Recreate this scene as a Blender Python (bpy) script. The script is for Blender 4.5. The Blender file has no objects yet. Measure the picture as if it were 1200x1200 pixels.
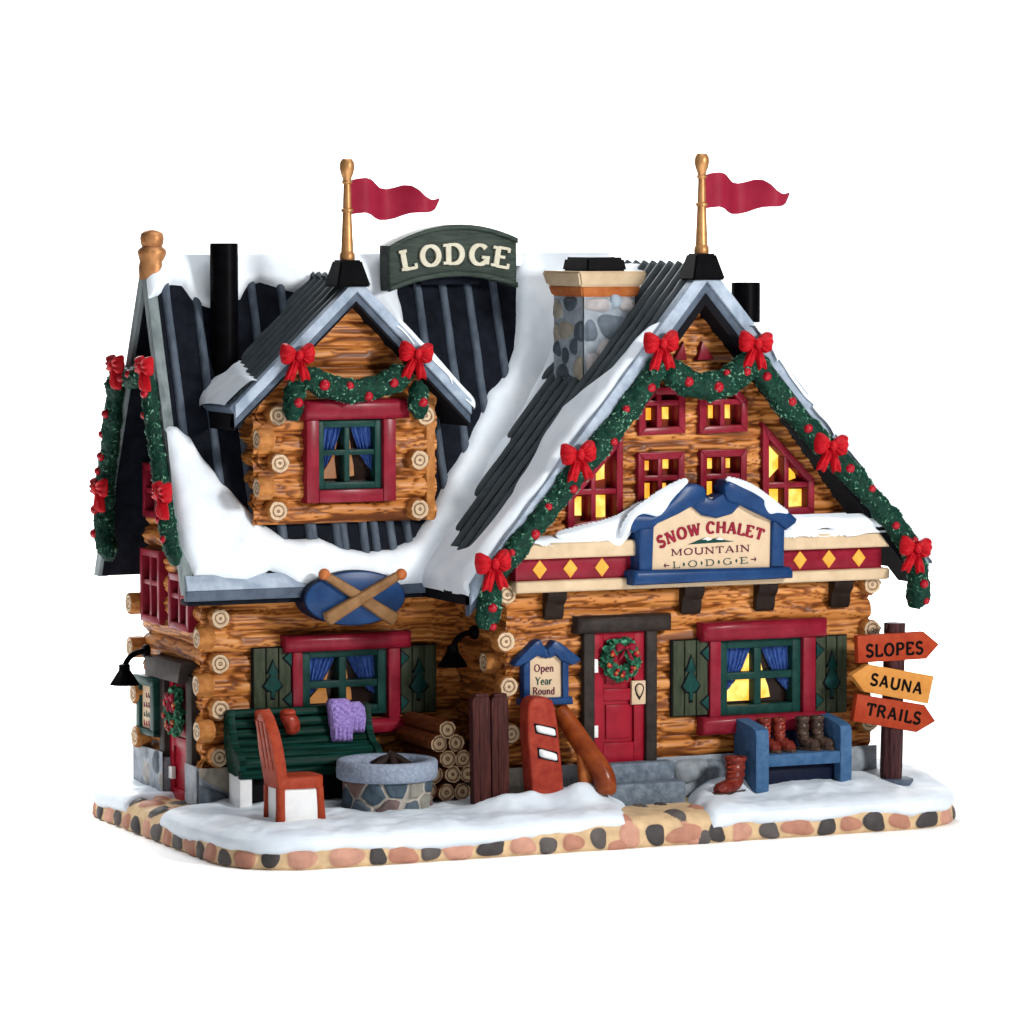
import bpy, bmesh, math, random
import numpy as np
from mathutils import Vector, Matrix
R = math.radians
SC = bpy.context.scene
COL = SC.collection
random.seed(7)

# ------------------------------------------------------------------ camera, world, lamps, exposure
FOC, YAW, HOR, DIST = 5000.0, R(24.5), 263.0, 50.0
PITCH = math.atan((600 - HOR) / FOC)
CAMH = DIST * math.tan(PITCH + math.atan(400 / FOC))
SY, CY = math.sin(YAW), math.cos(YAW)
CAM = np.array([-SY * DIST, -CY * DIST, CAMH])
cam = bpy.data.objects.new('camera', bpy.data.cameras.new('camera'))
COL.objects.link(cam)
cam.location = CAM
cam.rotation_euler = (R(90) - PITCH, 0, -YAW)
cam.data.sensor_width = 36
cam.data.lens = 36 * FOC / 1200
cam.data.clip_start = 1
cam.data.clip_end = 1000
SC.camera = cam
W = bpy.data.worlds.new('World'); SC.world = W; W.use_nodes = True
W.node_tree.nodes['Background'].inputs[0].default_value = (0.93, 0.96, 1.0, 1)
W.node_tree.nodes['Background'].inputs[1].default_value = .085
SC.view_settings.view_transform = 'Standard'
SC.view_settings.look = 'None'
SC.view_settings.exposure = 0.0
SC.view_settings.gamma = 1.0
SC.render.engine = 'CYCLES'
SC.cycles.use_denoising = True
SC.cycles.max_bounces = 6
SC.cycles.sample_clamp_indirect = 4.0

def area(name, loc, target, size, power, col=(1, 1, 1), sy=None, spread=180):
    l = bpy.data.lights.new(name, 'AREA'); l.energy = power; l.color = col
    l.spread = R(spread); l.shape = 'RECTANGLE'; l.size = size; l.size_y = sy or size
    o = bpy.data.objects.new(name, l); COL.objects.link(o)
    o.location = loc
    d = Vector(target) - Vector(loc)
    o.rotation_euler = d.to_track_quat('-Z', 'Y').to_euler()
    return o
area('key_softbox', (11, -24, 13), (1.5, 1.5, 3.2), 4.2, 7900, (1, 0.985, 0.96))
area('fill_softbox', (-17, -24, 9), (0, 2, 3), 9, 400, (0.97, 0.985, 1))
area('top_softbox', (1, -1, 19), (1, 2, 0), 9, 1400, (0.97, 0.985, 1))
area('backdrop_light_a', (-3, 22, 18), (12, 46, 8), 14, 15000)
area('backdrop_light_b', (18, 14, 18), (26, 42, 8), 14, 15000)
area('floor_light', (4, 24, 15), (2, 14, 0), 16, 7000)
area('floor_light_left', (-10, 8, 9), (-9.5, 7.5, 0), 5, 1150, spread=90)
area('floor_light_front', (-3, -11, 7), (-3, -10.9, 0), 11, 2300, spread=100)

# ------------------------------------------------------------------ small numeric helpers
def _h(ix, iy, iz, seed):
    n = (ix.astype(np.int64) * 374761393 + iy.astype(np.int64) * 668265263 + iz.astype(np.int64) * 2147483647 + seed * 974634777) & 0xffffffff
    n = ((n ^ (n >> 13)) * 1274126177) & 0xffffffff
    n = n ^ (n >> 16)
    return (n & 0xffff) / 32767.5 - 1.0
def vnoise(x, y, z=0.0, seed=0):
    x, y, z = np.broadcast_arrays(np.asarray(x, float), np.asarray(y, float), np.asarray(z, float))
    ix, iy, iz = np.floor(x), np.floor(y), np.floor(z)
    fx, fy, fz = x - ix, y - iy, z - iz
    fx, fy, fz = [f * f * f * (f * (f * 6 - 15) + 10) for f in (fx, fy, fz)]
    r = 0
    for a in (0, 1):
        for b in (0, 1):
            for c in (0, 1):
                w = (fx if a else 1 - fx) * (fy if b else 1 - fy) * (fz if c else 1 - fz)
                r = r + w * _h(ix + a, iy + b, iz + c, seed)
    return r
def fbm(x, y, z=0.0, seed=0, o=3):
    r, a = 0, 1.0
    for i in range(o):
        r = r + a * vnoise(np.asarray(x) * 2 ** i, np.asarray(y) * 2 ** i, np.asarray(z) * 2 ** i, seed + i * 17)
        a *= 0.5
    return r
def sstep(a, b, x):
    t = np.clip((x - a) / (b - a), 0, 1)
    return t * t * (3 - 2 * t)
def sdist(poly, U, V):
    """signed distance to a polygon, positive inside"""
    P = np.array(poly, float); n = len(P)
    d = np.full(U.shape, 1e9); ins = np.zeros(U.shape, bool)
    for i in range(n):
        a, b = P[i], P[(i + 1) % n]
        e = b - a; L = max((e * e).sum(), 1e-12)
        t = np.clip(((U - a[0]) * e[0] + (V - a[1]) * e[1]) / L, 0, 1)
        d = np.minimum(d, np.hypot(U - a[0] - t * e[0], V - a[1] - t * e[1]))
        c = (a[1] > V) != (b[1] > V)
        with np.errstate(divide='ignore', invalid='ignore'):
            xi = (b[0] - a[0]) * (V - a[1]) / (b[1] - a[1] + 1e-15) + a[0]
        ins ^= c & (U < xi)
    return np.where(ins, d, -d)

class Fr:
    """a real plane of the model: origin, two in-plane axes and the outward normal"""
    def __init__(s, o, U, Wd, N):
        s.o, s.U, s.W, s.N = [np.array(v, float) for v in (o, U, Wd, N)]
        for v in (s.U, s.W, s.N): v /= np.linalg.norm(v)
    def pt(s, u, w, n=0.0): return s.o + s.U * u + s.W * w + s.N * n
    def arr(s, u, w, n):
        return s.o + np.multiply.outer(u, s.U) + np.multiply.outer(w, s.W) + np.multiply.outer(n, s.N)
    def uv(s, px, py, n=0.0):
        """where the sight line measured in the photograph meets this plane"""
        u = (px - 600) / FOC; v = (600 - py) / FOC
        cp, sp = math.cos(PITCH), math.sin(PITCH)
        fh = cp + v * sp
        d = np.array([SY * fh + CY * u, CY * fh - SY * u, -sp + v * cp])
        o = s.o + s.N * n
        t = ((o - CAM) @ s.N) / (d @ s.N)
        q = CAM + d * t - s.o
        return float(q @ s.U), float(q @ s.W)
    def P(s, pts, n=0.0): return [s.uv(x, y, n) for x, y in pts]
    def xyz(s, px, py, n=0.0):
        u, w = s.uv(px, py, n); return s.pt(u, w, n)
    def rect(s, x0, y0, x1, y1, n=0.0):
        """left bottom corner and right top corner"""
        u0, _ = s.uv(x0, (y0 + y1) / 2, n); u1, _ = s.uv(x1, (y0 + y1) / 2, n)
        _, w0 = s.uv((x0 + x1) / 2, y0, n); _, w1 = s.uv((x0 + x1) / 2, y1, n)
        return u0, w0, u1, w1
GROUND = lambda z: Fr((0, 0, z), (1, 0, 0), (0, 1, 0), (0, 0, 1))

# ------------------------------------------------------------------ mesh builder
class MB:
    def __init__(s): s.v = []; s.f = []; s.m = []; s.n = 0; s.a = []; s.b = []
    def add(s, V, F, mat=0, attr=None, attr2=None):
        V = np.asarray(V, float).reshape(-1, 3)
        s.v.append(V)
        s.b.append(np.full(len(V), -1.0) if attr2 is None else np.asarray(attr2, float).ravel())
        s.a.append(np.zeros(len(V)) if attr is None else np.asarray(attr, float).ravel())
        for f in F: s.f.append([i + s.n for i in f])
        s.m += [mat] * len(F)
        s.n += len(V); return s
    def bm(s, bm, mat=0, M=None):
        bm.verts.index_update()
        V = [(M @ v.co if M is not None else v.co)[:] for v in bm.verts]
        F = [[v.index for v in f.verts] for f in bm.faces]
        s.add(V, F, mat); bm.free(); return s
    def grid(s, P, mask=None, mat=0, attr=None, flip=False, closeu=False, closev=False, attr2=None):
        """P: (nu, nv, 3)"""
        nu, nv = P.shape[:2]
        idx = np.arange(nu * nv).reshape(nu, nv)
        iu = np.arange(nu if closeu else nu - 1); iv = np.arange(nv if closev else nv - 1)
        A, B = np.meshgrid(iu, iv, indexing='ij')
        a = idx[A, B]; b = idx[(A + 1) % nu, B]; c = idx[(A + 1) % nu, (B + 1) % nv]; d = idx[A, (B + 1) % nv]
        Q = np.stack([a, b, c, d], -1).reshape(-1, 4)
        if flip: Q = Q[:, ::-1]
        V = P.reshape(-1, 3)
        at = None if attr is None else np.asarray(attr).ravel()
        at2 = None if attr2 is None else np.asarray(attr2).ravel()
        if mask is not None:
            mk = mask.ravel()
            Q = Q[mk[Q].all(1)]
            used = np.unique(Q); re = -np.ones(nu * nv, int); re[used] = np.arange(len(used))
            Q = re[Q]; V = V[used]
            if at is not None: at = at[used]
            if at2 is not None: at2 = at2[used]
        return s.add(V, Q.tolist(), mat, at, at2)
    def prism(s, fr, poly, n0, n1, bev=0.0, mat=0, seg=2):
        """solid of the outline poly between n0 and n1, its front edge rounded"""
        bm = bmesh.new()
        a = sum(poly[i][0] * poly[(i + 1) % len(poly)][1] - poly[(i + 1) % len(poly)][0] * poly[i][1] for i in range(len(poly)))
        hand = np.dot(np.cross(fr.U, fr.W), fr.N)
        if a * hand < 0: poly = poly[::-1]
        vs = [bm.verts.new(fr.pt(u, w, n0)) for u, w in poly]
        f = bm.faces.new(vs)
        r = bmesh.ops.extrude_face_region(bm, geom=[f])
        nv = [e for e in r['geom'] if isinstance(e, bmesh.types.BMVert)]
        for v in nv: v.co += Vector(fr.N * (n1 - n0))
        f.normal_flip()
        if bev > 0:
            top = [e for e in r['geom'] if isinstance(e, bmesh.types.BMEdge)]
            try: bmesh.ops.bevel(bm, geom=top, offset=bev, segments=seg, affect='EDGES', profile=0.5, clamp_overlap=True)
            except Exception: pass
        bmesh.ops.recalc_face_normals(bm, faces=bm.faces[:])
        return s.bm(bm, mat)
    def rect(s, fr, r, n0, n1, bev=0.0, mat=0):
        u0, w0, u1, w1 = r
        return s.prism(fr, [(u0, w0), (u1, w0), (u1, w1), (u0, w1)], n0, n1, bev, mat)
    def box(s, lo, hi, bev=0.02, mat=0, seg=2, M=None):
        bm = bmesh.new(); bmesh.ops.create_cube(bm, size=1)
        lo, hi = np.array(lo, float), np.array(hi, float)
        for v in bm.verts: v.co = Vector((lo + hi) / 2 + np.array(v.co) * (hi - lo))
        if bev: bmesh.ops.bevel(bm, geom=bm.edges[:], offset=bev, segments=seg, affect='EDGES', profile=0.5)
        return s.bm(bm, mat, M)
    def tube(s, path, rad, n=16, mat=0, cap=True, disp=None, attr_f=None, squash=None):
        P = np.array(path, float); k = len(P)
        rad = np.broadcast_to(np.asarray(rad, float), (k,))
        T = np.gradient(P, axis=0); T /= np.linalg.norm(T, axis=1)[:, None]
        up = np.array([0.0, 0, 1]) if abs(T[0][2]) < 0.9 else np.array([0.0, 1, 0])
        A = []; a = up - T[0] * (up @ T[0]); a /= np.linalg.norm(a)
        for t in T:
            a = a - t * (a @ t); a /= np.linalg.norm(a); A.append(a.copy())
        A = np.array(A); B = np.cross(T, A)
        th = np.arange(n) * 2 * math.pi / n
        D = A[:, None] * np.cos(th)[None, :, None] + B[:, None] * np.sin(th)[None, :, None]
        G = P[:, None] + D * rad[:, None, None]
        at = None
        if disp is not None:
            dd = disp(G); G = G + D * dd[..., None]; at = dd
        s.grid(G, mat=mat, closev=True, attr=at)
        if cap:
            for e, i in ((0, 0), (1, k - 1)):
                c = P[i]; base = G[i]
                V = np.vstack([c[None], base]); F = []
                for j in range(n):
                    q = [0, 1 + j, 1 + (j + 1) % n]; F.append(q[::-1] if e == 0 else q)
                s.add(V, F, mat)
        return s
    def lathe(s, c, prof, n=32, mat=0, ax=(0, 0, 1)):
        c = np.array(c, float); ax = np.array(ax, float)
        u = np.cross(ax, (0.3, 1, 0.1)); u /= np.linalg.norm(u); v = np.cross(ax, u)
        th = np.arange(n) * 2 * math.pi / n
        r = np.array([p[0] for p in prof]); h = np.array([p[1] for p in prof])
        D = np.cos(th)[:, None] * u + np.sin(th)[:, None] * v
        G = c + r[:, None, None] * D[None] + h[:, None, None] * ax
        return s.grid(G, mat=mat, closev=True)
    def ball(s, c, r, mat=0, n=12, sc=(1, 1, 1)):
        a = np.linspace(0, math.pi, n // 2 + 1); b = np.arange(n) * 2 * math.pi / n
        A, B = np.meshgrid(a, b, indexing='ij')
        G = np.stack([np.sin(A) * np.cos(B) * sc[0], np.sin(A) * np.sin(B) * sc[1], np.cos(A) * sc[2]], -1) * r + np.array(c)
        return s.grid(G, mat=mat, closev=True)
    def pillow(s, fr, poly, T, n0=0.0, mat=0, pleat=0, pc=None, pd=0.0, rings=8, back=True, dens=4):
        """puffy shape over an outline; optional pleats fanning from pc"""
        P = []
        for i in range(len(poly)):
            a, b = np.array(poly[i], float), np.array(poly[(i + 1) % len(poly)], float)
            for k in range(dens): P.append(a + (b - a) * k / dens)
        P = np.array(P)
        for _ in range(2): P = (np.roll(P, 1, 0) + 2 * P + np.roll(P, -1, 0)) / 4
        c = P.mean(0)
        rr = 1 - (np.linspace(0, 1, rings)) ** 2 * 1.0
        rr = np.linspace(1, 0.02, rings)
        G = c + (P - c)[None] * rr[:, None, None]
        h = T * np.sqrt(np.clip(1 - rr ** 2.6, 0, 1))[:, None] * np.ones(len(P))[None]
        if pleat:
            pc = np.array(pc if pc is not None else c, float)
            an = np.arctan2(G[..., 1] - pc[1], G[..., 0] - pc[0])
            h = h + pd * np.sin(an * pleat) * np.clip((1 - rr) * 4, 0, 1)[:, None] * np.clip(rr * 3, 0, 1)[:, None]
        s.grid(fr.arr(G[..., 0], G[..., 1], n0 + h), mat=mat, closev=True)
        if back: s.grid(fr.arr(G[..., 0], G[..., 1], n0 - h * 0.3), mat=mat, closev=True, flip=True)
        return s

def mesh(name, mb, mats, off, smooth=True, ang=40, attr=None):
    V = np.vstack(mb.v) - off
    me = bpy.data.meshes.new(name)
    me.from_pydata(V.tolist(), [], mb.f)
    for m in (mats if isinstance(mats, (list, tuple)) else [mats]): me.materials.append(m)
    me.polygons.foreach_set('material_index', mb.m)
    if attr:
        a = me.attributes.new(attr, 'FLOAT', 'POINT'); a.data.foreach_set('value', np.concatenate(mb.a))
        a = me.attributes.new('inside', 'FLOAT', 'POINT'); a.data.foreach_set('value', np.concatenate(mb.b))
    me.update()
    if smooth:
        me.polygons.foreach_set('use_smooth', [True] * len(me.polygons))
        me.set_sharp_from_angle(angle=R(ang))
    return me
def wloc(o):
    v = np.zeros(3)
    while o is not None: v += np.array(o.location); o = o.parent
    return v
def obj(name, mb, mats, parent=None, loc=None, smooth=True, ang=40, attr=None, label=None, cat=None, group=None, kind=None):
    off = wloc(parent) if parent is not None else np.zeros(3)
    l = np.zeros(3) if loc is None else np.array(loc, float) - off
    o = bpy.data.objects.new(name, mesh(name, mb, mats, off + l, smooth, ang, attr))
    COL.objects.link(o); o.location = l
    if parent is not None: o.parent = parent
    return tag(o, label, cat, group, kind)
def tag(o, label=None, cat=None, group=None, kind=None):
    for k, v in (('label', label), ('category', cat), ('group', group), ('kind', kind)):
        if v: o[k] = v
    return o
def thing(name, label, cat, loc=(0, 0, 0), group=None):
    o = bpy.data.objects.new(name, None); COL.objects.link(o); o.location = loc
    o.empty_display_size = 0.1
    return tag(o, label, cat, group)
def kids(o): return [c for c in bpy.data.objects if c.parent == o]
def dup(o, loc=None, rot=None, label=None, parent=None):
    c = o.copy(); COL.objects.link(c)
    if parent is not None: c.parent = parent
    for ch in kids(o): dup(ch, parent=c)
    if loc is not None: c.location = loc
    if rot is not None: c.rotation_euler = rot
    if label: c['label'] = label
    return c

# ------------------------------------------------------------------ materials (hand-painted ceramic)
def mat(name, col, col2=None, rough=0.42, scale=6.0, bump=0.12, bscale=45.0, stretch=(1, 1, 1), coat=0.0, metal=0.0, mix=(0.35, 0.65), spec=0.09):
    m = bpy.data.materials.new(name); m.use_nodes = True
    nt = m.node_tree; N = nt.nodes; L = nt.links; b = N['Principled BSDF']
    tc = N.new('ShaderNodeTexCoord'); mp = N.new('ShaderNodeMapping'); mp.inputs['Scale'].default_value = stretch
    L.new(tc.outputs['Object'], mp.inputs[0])
    n = N.new('ShaderNodeTexNoise'); n.inputs['Scale'].default_value = scale; n.inputs['Detail'].default_value = 5; n.inputs['Roughness'].default_value = 0.6
    L.new(mp.outputs[0], n.inputs['Vector'])
    r = N.new('ShaderNodeValToRGB')
    r.color_ramp.elements[0].position, r.color_ramp.elements[1].position = mix
    c2 = col2 or tuple(min(1, x * 1.35) for x in col)
    r.color_ramp.elements[0].color = (*col, 1); r.color_ramp.elements[1].color = (*c2, 1)
    L.new(n.outputs['Fac'], r.inputs[0]); L.new(r.outputs[0], b.inputs['Base Color'])
    b.inputs['Roughness'].default_value = rough; b.inputs['Metallic'].default_value = metal
    b.inputs['Specular IOR Level'].default_value = spec
    b.inputs['Coat Weight'].default_value = coat * .6; b.inputs['Coat Roughness'].default_value = 0.2
    if bump:
        n2 = N.new('ShaderNodeTexNoise'); n2.inputs['Scale'].default_value = bscale; n2.inputs['Detail'].default_value = 3
        L.new(mp.outputs[0], n2.inputs['Vector'])
        bp = N.new('ShaderNodeBump'); bp.inputs['Strength'].default_value = bump; bp.inputs['Distance'].default_value = 0.03
        L.new(n2.outputs['Fac'], bp.inputs['Height']); L.new(bp.outputs[0], b.inputs['Normal'])
    m['ramp'] = r.name
    return m
def mat_attr(name, attr, stops, rough=0.45, const=False, noise=0.25, nscale=9.0, bump=0.12, bscale=50, coat=0.0, nstretch=(1, 1, 1), spec=0.09, soft=0.05):
    """colour picked from a carved pattern stored on the mesh"""
    m = bpy.data.materials.new(name); m.use_nodes = True
    nt = m.node_tree; N = nt.nodes; L = nt.links; b = N['Principled BSDF']
    at = N.new('ShaderNodeAttribute'); at.attribute_name = attr
    tc = N.new('ShaderNodeTexCoord'); mp = N.new('ShaderNodeMapping'); mp.inputs['Scale'].default_value = nstretch
    L.new(tc.outputs['Object'], mp.inputs[0])
    n = N.new('ShaderNodeTexNoise'); n.inputs['Scale'].default_value = nscale; n.inputs['Detail'].default_value = 5
    L.new(mp.outputs[0], n.inputs['Vector'])
    ma = N.new('ShaderNodeMath'); ma.operation = 'MULTIPLY_ADD'; ma.inputs[1].default_value = 0.0 if const else noise
    L.new(n.outputs['Fac'], ma.inputs[0]); L.new(at.outputs['Fac'], ma.inputs[2])
    r = N.new('ShaderNodeValToRGB')
    cr = r.color_ramp
    if const: cr.interpolation = 'CONSTANT'
    while len(cr.elements) < len(stops): cr.elements.new(0.5)
    for e, (p, c) in zip(cr.elements, stops): e.position = p; e.color = (*c, 1)
    L.new(ma.outputs[0], r.inputs[0])
    last = r.outputs[0]
    if const:
        at2 = N.new('ShaderNodeAttribute'); at2.attribute_name = 'inside'
        mr = N.new('ShaderNodeMapRange'); mr.inputs[1].default_value = -soft; mr.inputs[2].default_value = soft
        L.new(at2.outputs['Fac'], mr.inputs[0])
        mm = N.new('ShaderNodeMix'); mm.data_type = 'RGBA'; mm.inputs[6].default_value = (*stops[0][1], 1)
        L.new(mr.outputs[0], mm.inputs[0]); L.new(last, mm.inputs[7]); last = mm.outputs[2]
        mx = N.new('ShaderNodeMix'); mx.data_type = 'RGBA'; mx.blend_type = 'MULTIPLY'; mx.inputs[0].default_value = 1.0
        r2 = N.new('ShaderNodeValToRGB'); r2.color_ramp.elements[0].position = 0.3; r2.color_ramp.elements[1].position = 0.7
        r2.color_ramp.elements[0].color = (1 - noise,) * 3 + (1,); r2.color_ramp.elements[1].color = (1 + noise,) * 3 + (1,)
        L.new(n.outputs['Fac'], r2.inputs[0]); L.new(last, mx.inputs[6]); L.new(r2.outputs[0], mx.inputs[7]); last = mx.outputs[2]
    L.new(last, b.inputs['Base Color'])
    b.inputs['Roughness'].default_value = rough; b.inputs['Specular IOR Level'].default_value = spec
    b.inputs['Coat Weight'].default_value = coat * .6; b.inputs['Coat Roughness'].default_value = 0.2
    if bump:
        n2 = N.new('ShaderNodeTexNoise'); n2.inputs['Scale'].default_value = bscale; n2.inputs['Detail'].default_value = 3
        L.new(tc.outputs['Object'], n2.inputs['Vector'])
        bp = N.new('ShaderNodeBump'); bp.inputs['Strength'].default_value = bump; bp.inputs['Distance'].default_value = 0.03
        L.new(n2.outputs['Fac'], bp.inputs['Height']); L.new(bp.outputs[0], b.inputs['Normal'])
    return m
def mat_glow(name, col, strength, col2):
    m = bpy.data.materials.new(name); m.use_nodes = True
    nt = m.node_tree; N = nt.nodes; L = nt.links; b = N['Principled BSDF']
    tc = N.new('ShaderNodeTexCoord'); n = N.new('ShaderNodeTexNoise'); n.inputs['Scale'].default_value = 5
    L.new(tc.outputs['Object'], n.inputs['Vector'])
    r = N.new('ShaderNodeValToRGB'); r.color_ramp.elements[0].color = (*col2, 1); r.color_ramp.elements[1].color = (*col, 1)
    r.color_ramp.elements[0].position = 0.4; r.color_ramp.elements[1].position = 0.62
    L.new(n.outputs['Fac'], r.inputs[0]); L.new(r.outputs[0], b.inputs['Emission Color'])
    b.inputs['Base Color'].default_value = (.03, .012, .002, 1); b.inputs['Emission Strength'].default_value = strength
    return m
def mat_rings(name, ax, beige=(0.50, 0.36, 0.22), dark=(0.10, 0.035, 0.012), scale=30.0):
    """growth rings of a sawn log end, round the log's own axis"""
    m = bpy.data.materials.new(name); m.use_nodes = True
    nt = m.node_tree; N = nt.nodes; L = nt.links; b = N['Principled BSDF']
    tc = N.new('ShaderNodeTexCoord'); mp = N.new('ShaderNodeMapping'); s = [1, 1, 1]; s[ax] = 0; mp.inputs['Scale'].default_value = s
    L.new(tc.outputs['Object'], mp.inputs[0])
    n = N.new('ShaderNodeTexNoise'); n.inputs['Scale'].default_value = 7; n.inputs['Detail'].default_value = 3
    oi = N.new('ShaderNodeObjectInfo'); n.noise_dimensions = '4D'
    mu = N.new('ShaderNodeMath'); mu.operation = 'MULTIPLY'; mu.inputs[1].default_value = 9.0
    L.new(oi.outputs['Random'], mu.inputs[0]); L.new(mu.outputs[0], n.inputs['W'])
    L.new(mp.outputs[0], n.inputs['Vector'])
    ln = N.new('ShaderNodeVectorMath'); ln.operation = 'LENGTH'; L.new(mp.outputs[0], ln.inputs[0])
    a = N.new('ShaderNodeMath'); a.operation = 'MULTIPLY_ADD'; a.inputs[1].default_value = 0.055
    L.new(n.outputs['Fac'], a.inputs[0]); L.new(ln.outputs['Value'], a.inputs[2])
    c = N.new('ShaderNodeMath'); c.operation = 'MULTIPLY'; c.inputs[1].default_value = scale * 6.283 / 1.6; L.new(a.outputs[0], c.inputs[0])
    si = N.new('ShaderNodeMath'); si.operation = 'SINE'; L.new(c.outputs[0], si.inputs[0])
    r = N.new('ShaderNodeValToRGB'); r.color_ramp.elements[0].position = 0.0; r.color_ramp.elements[1].position = 0.42
    h = N.new('ShaderNodeMath'); h.operation = 'MULTIPLY_ADD'; h.inputs[1].default_value = 0.5; h.inputs[2].default_value = 0.5
    L.new(si.outputs[0], h.inputs[0]); L.new(h.outputs[0], r.inputs[0])
    r.color_ramp.elements[0].color = (*dark, 1); r.color_ramp.elements[1].color = (*beige, 1)
    L.new(r.outputs[0], b.inputs['Base Color']); b.inputs['Roughness'].default_value = 0.5
    bp = N.new('ShaderNodeBump'); bp.inputs['Strength'].default_value = 0.5; bp.inputs['Distance'].default_value = 0.02
    L.new(h.outputs[0], bp.inputs['Height']); L.new(bp.outputs[0], b.inputs['Normal'])
    return m

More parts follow.
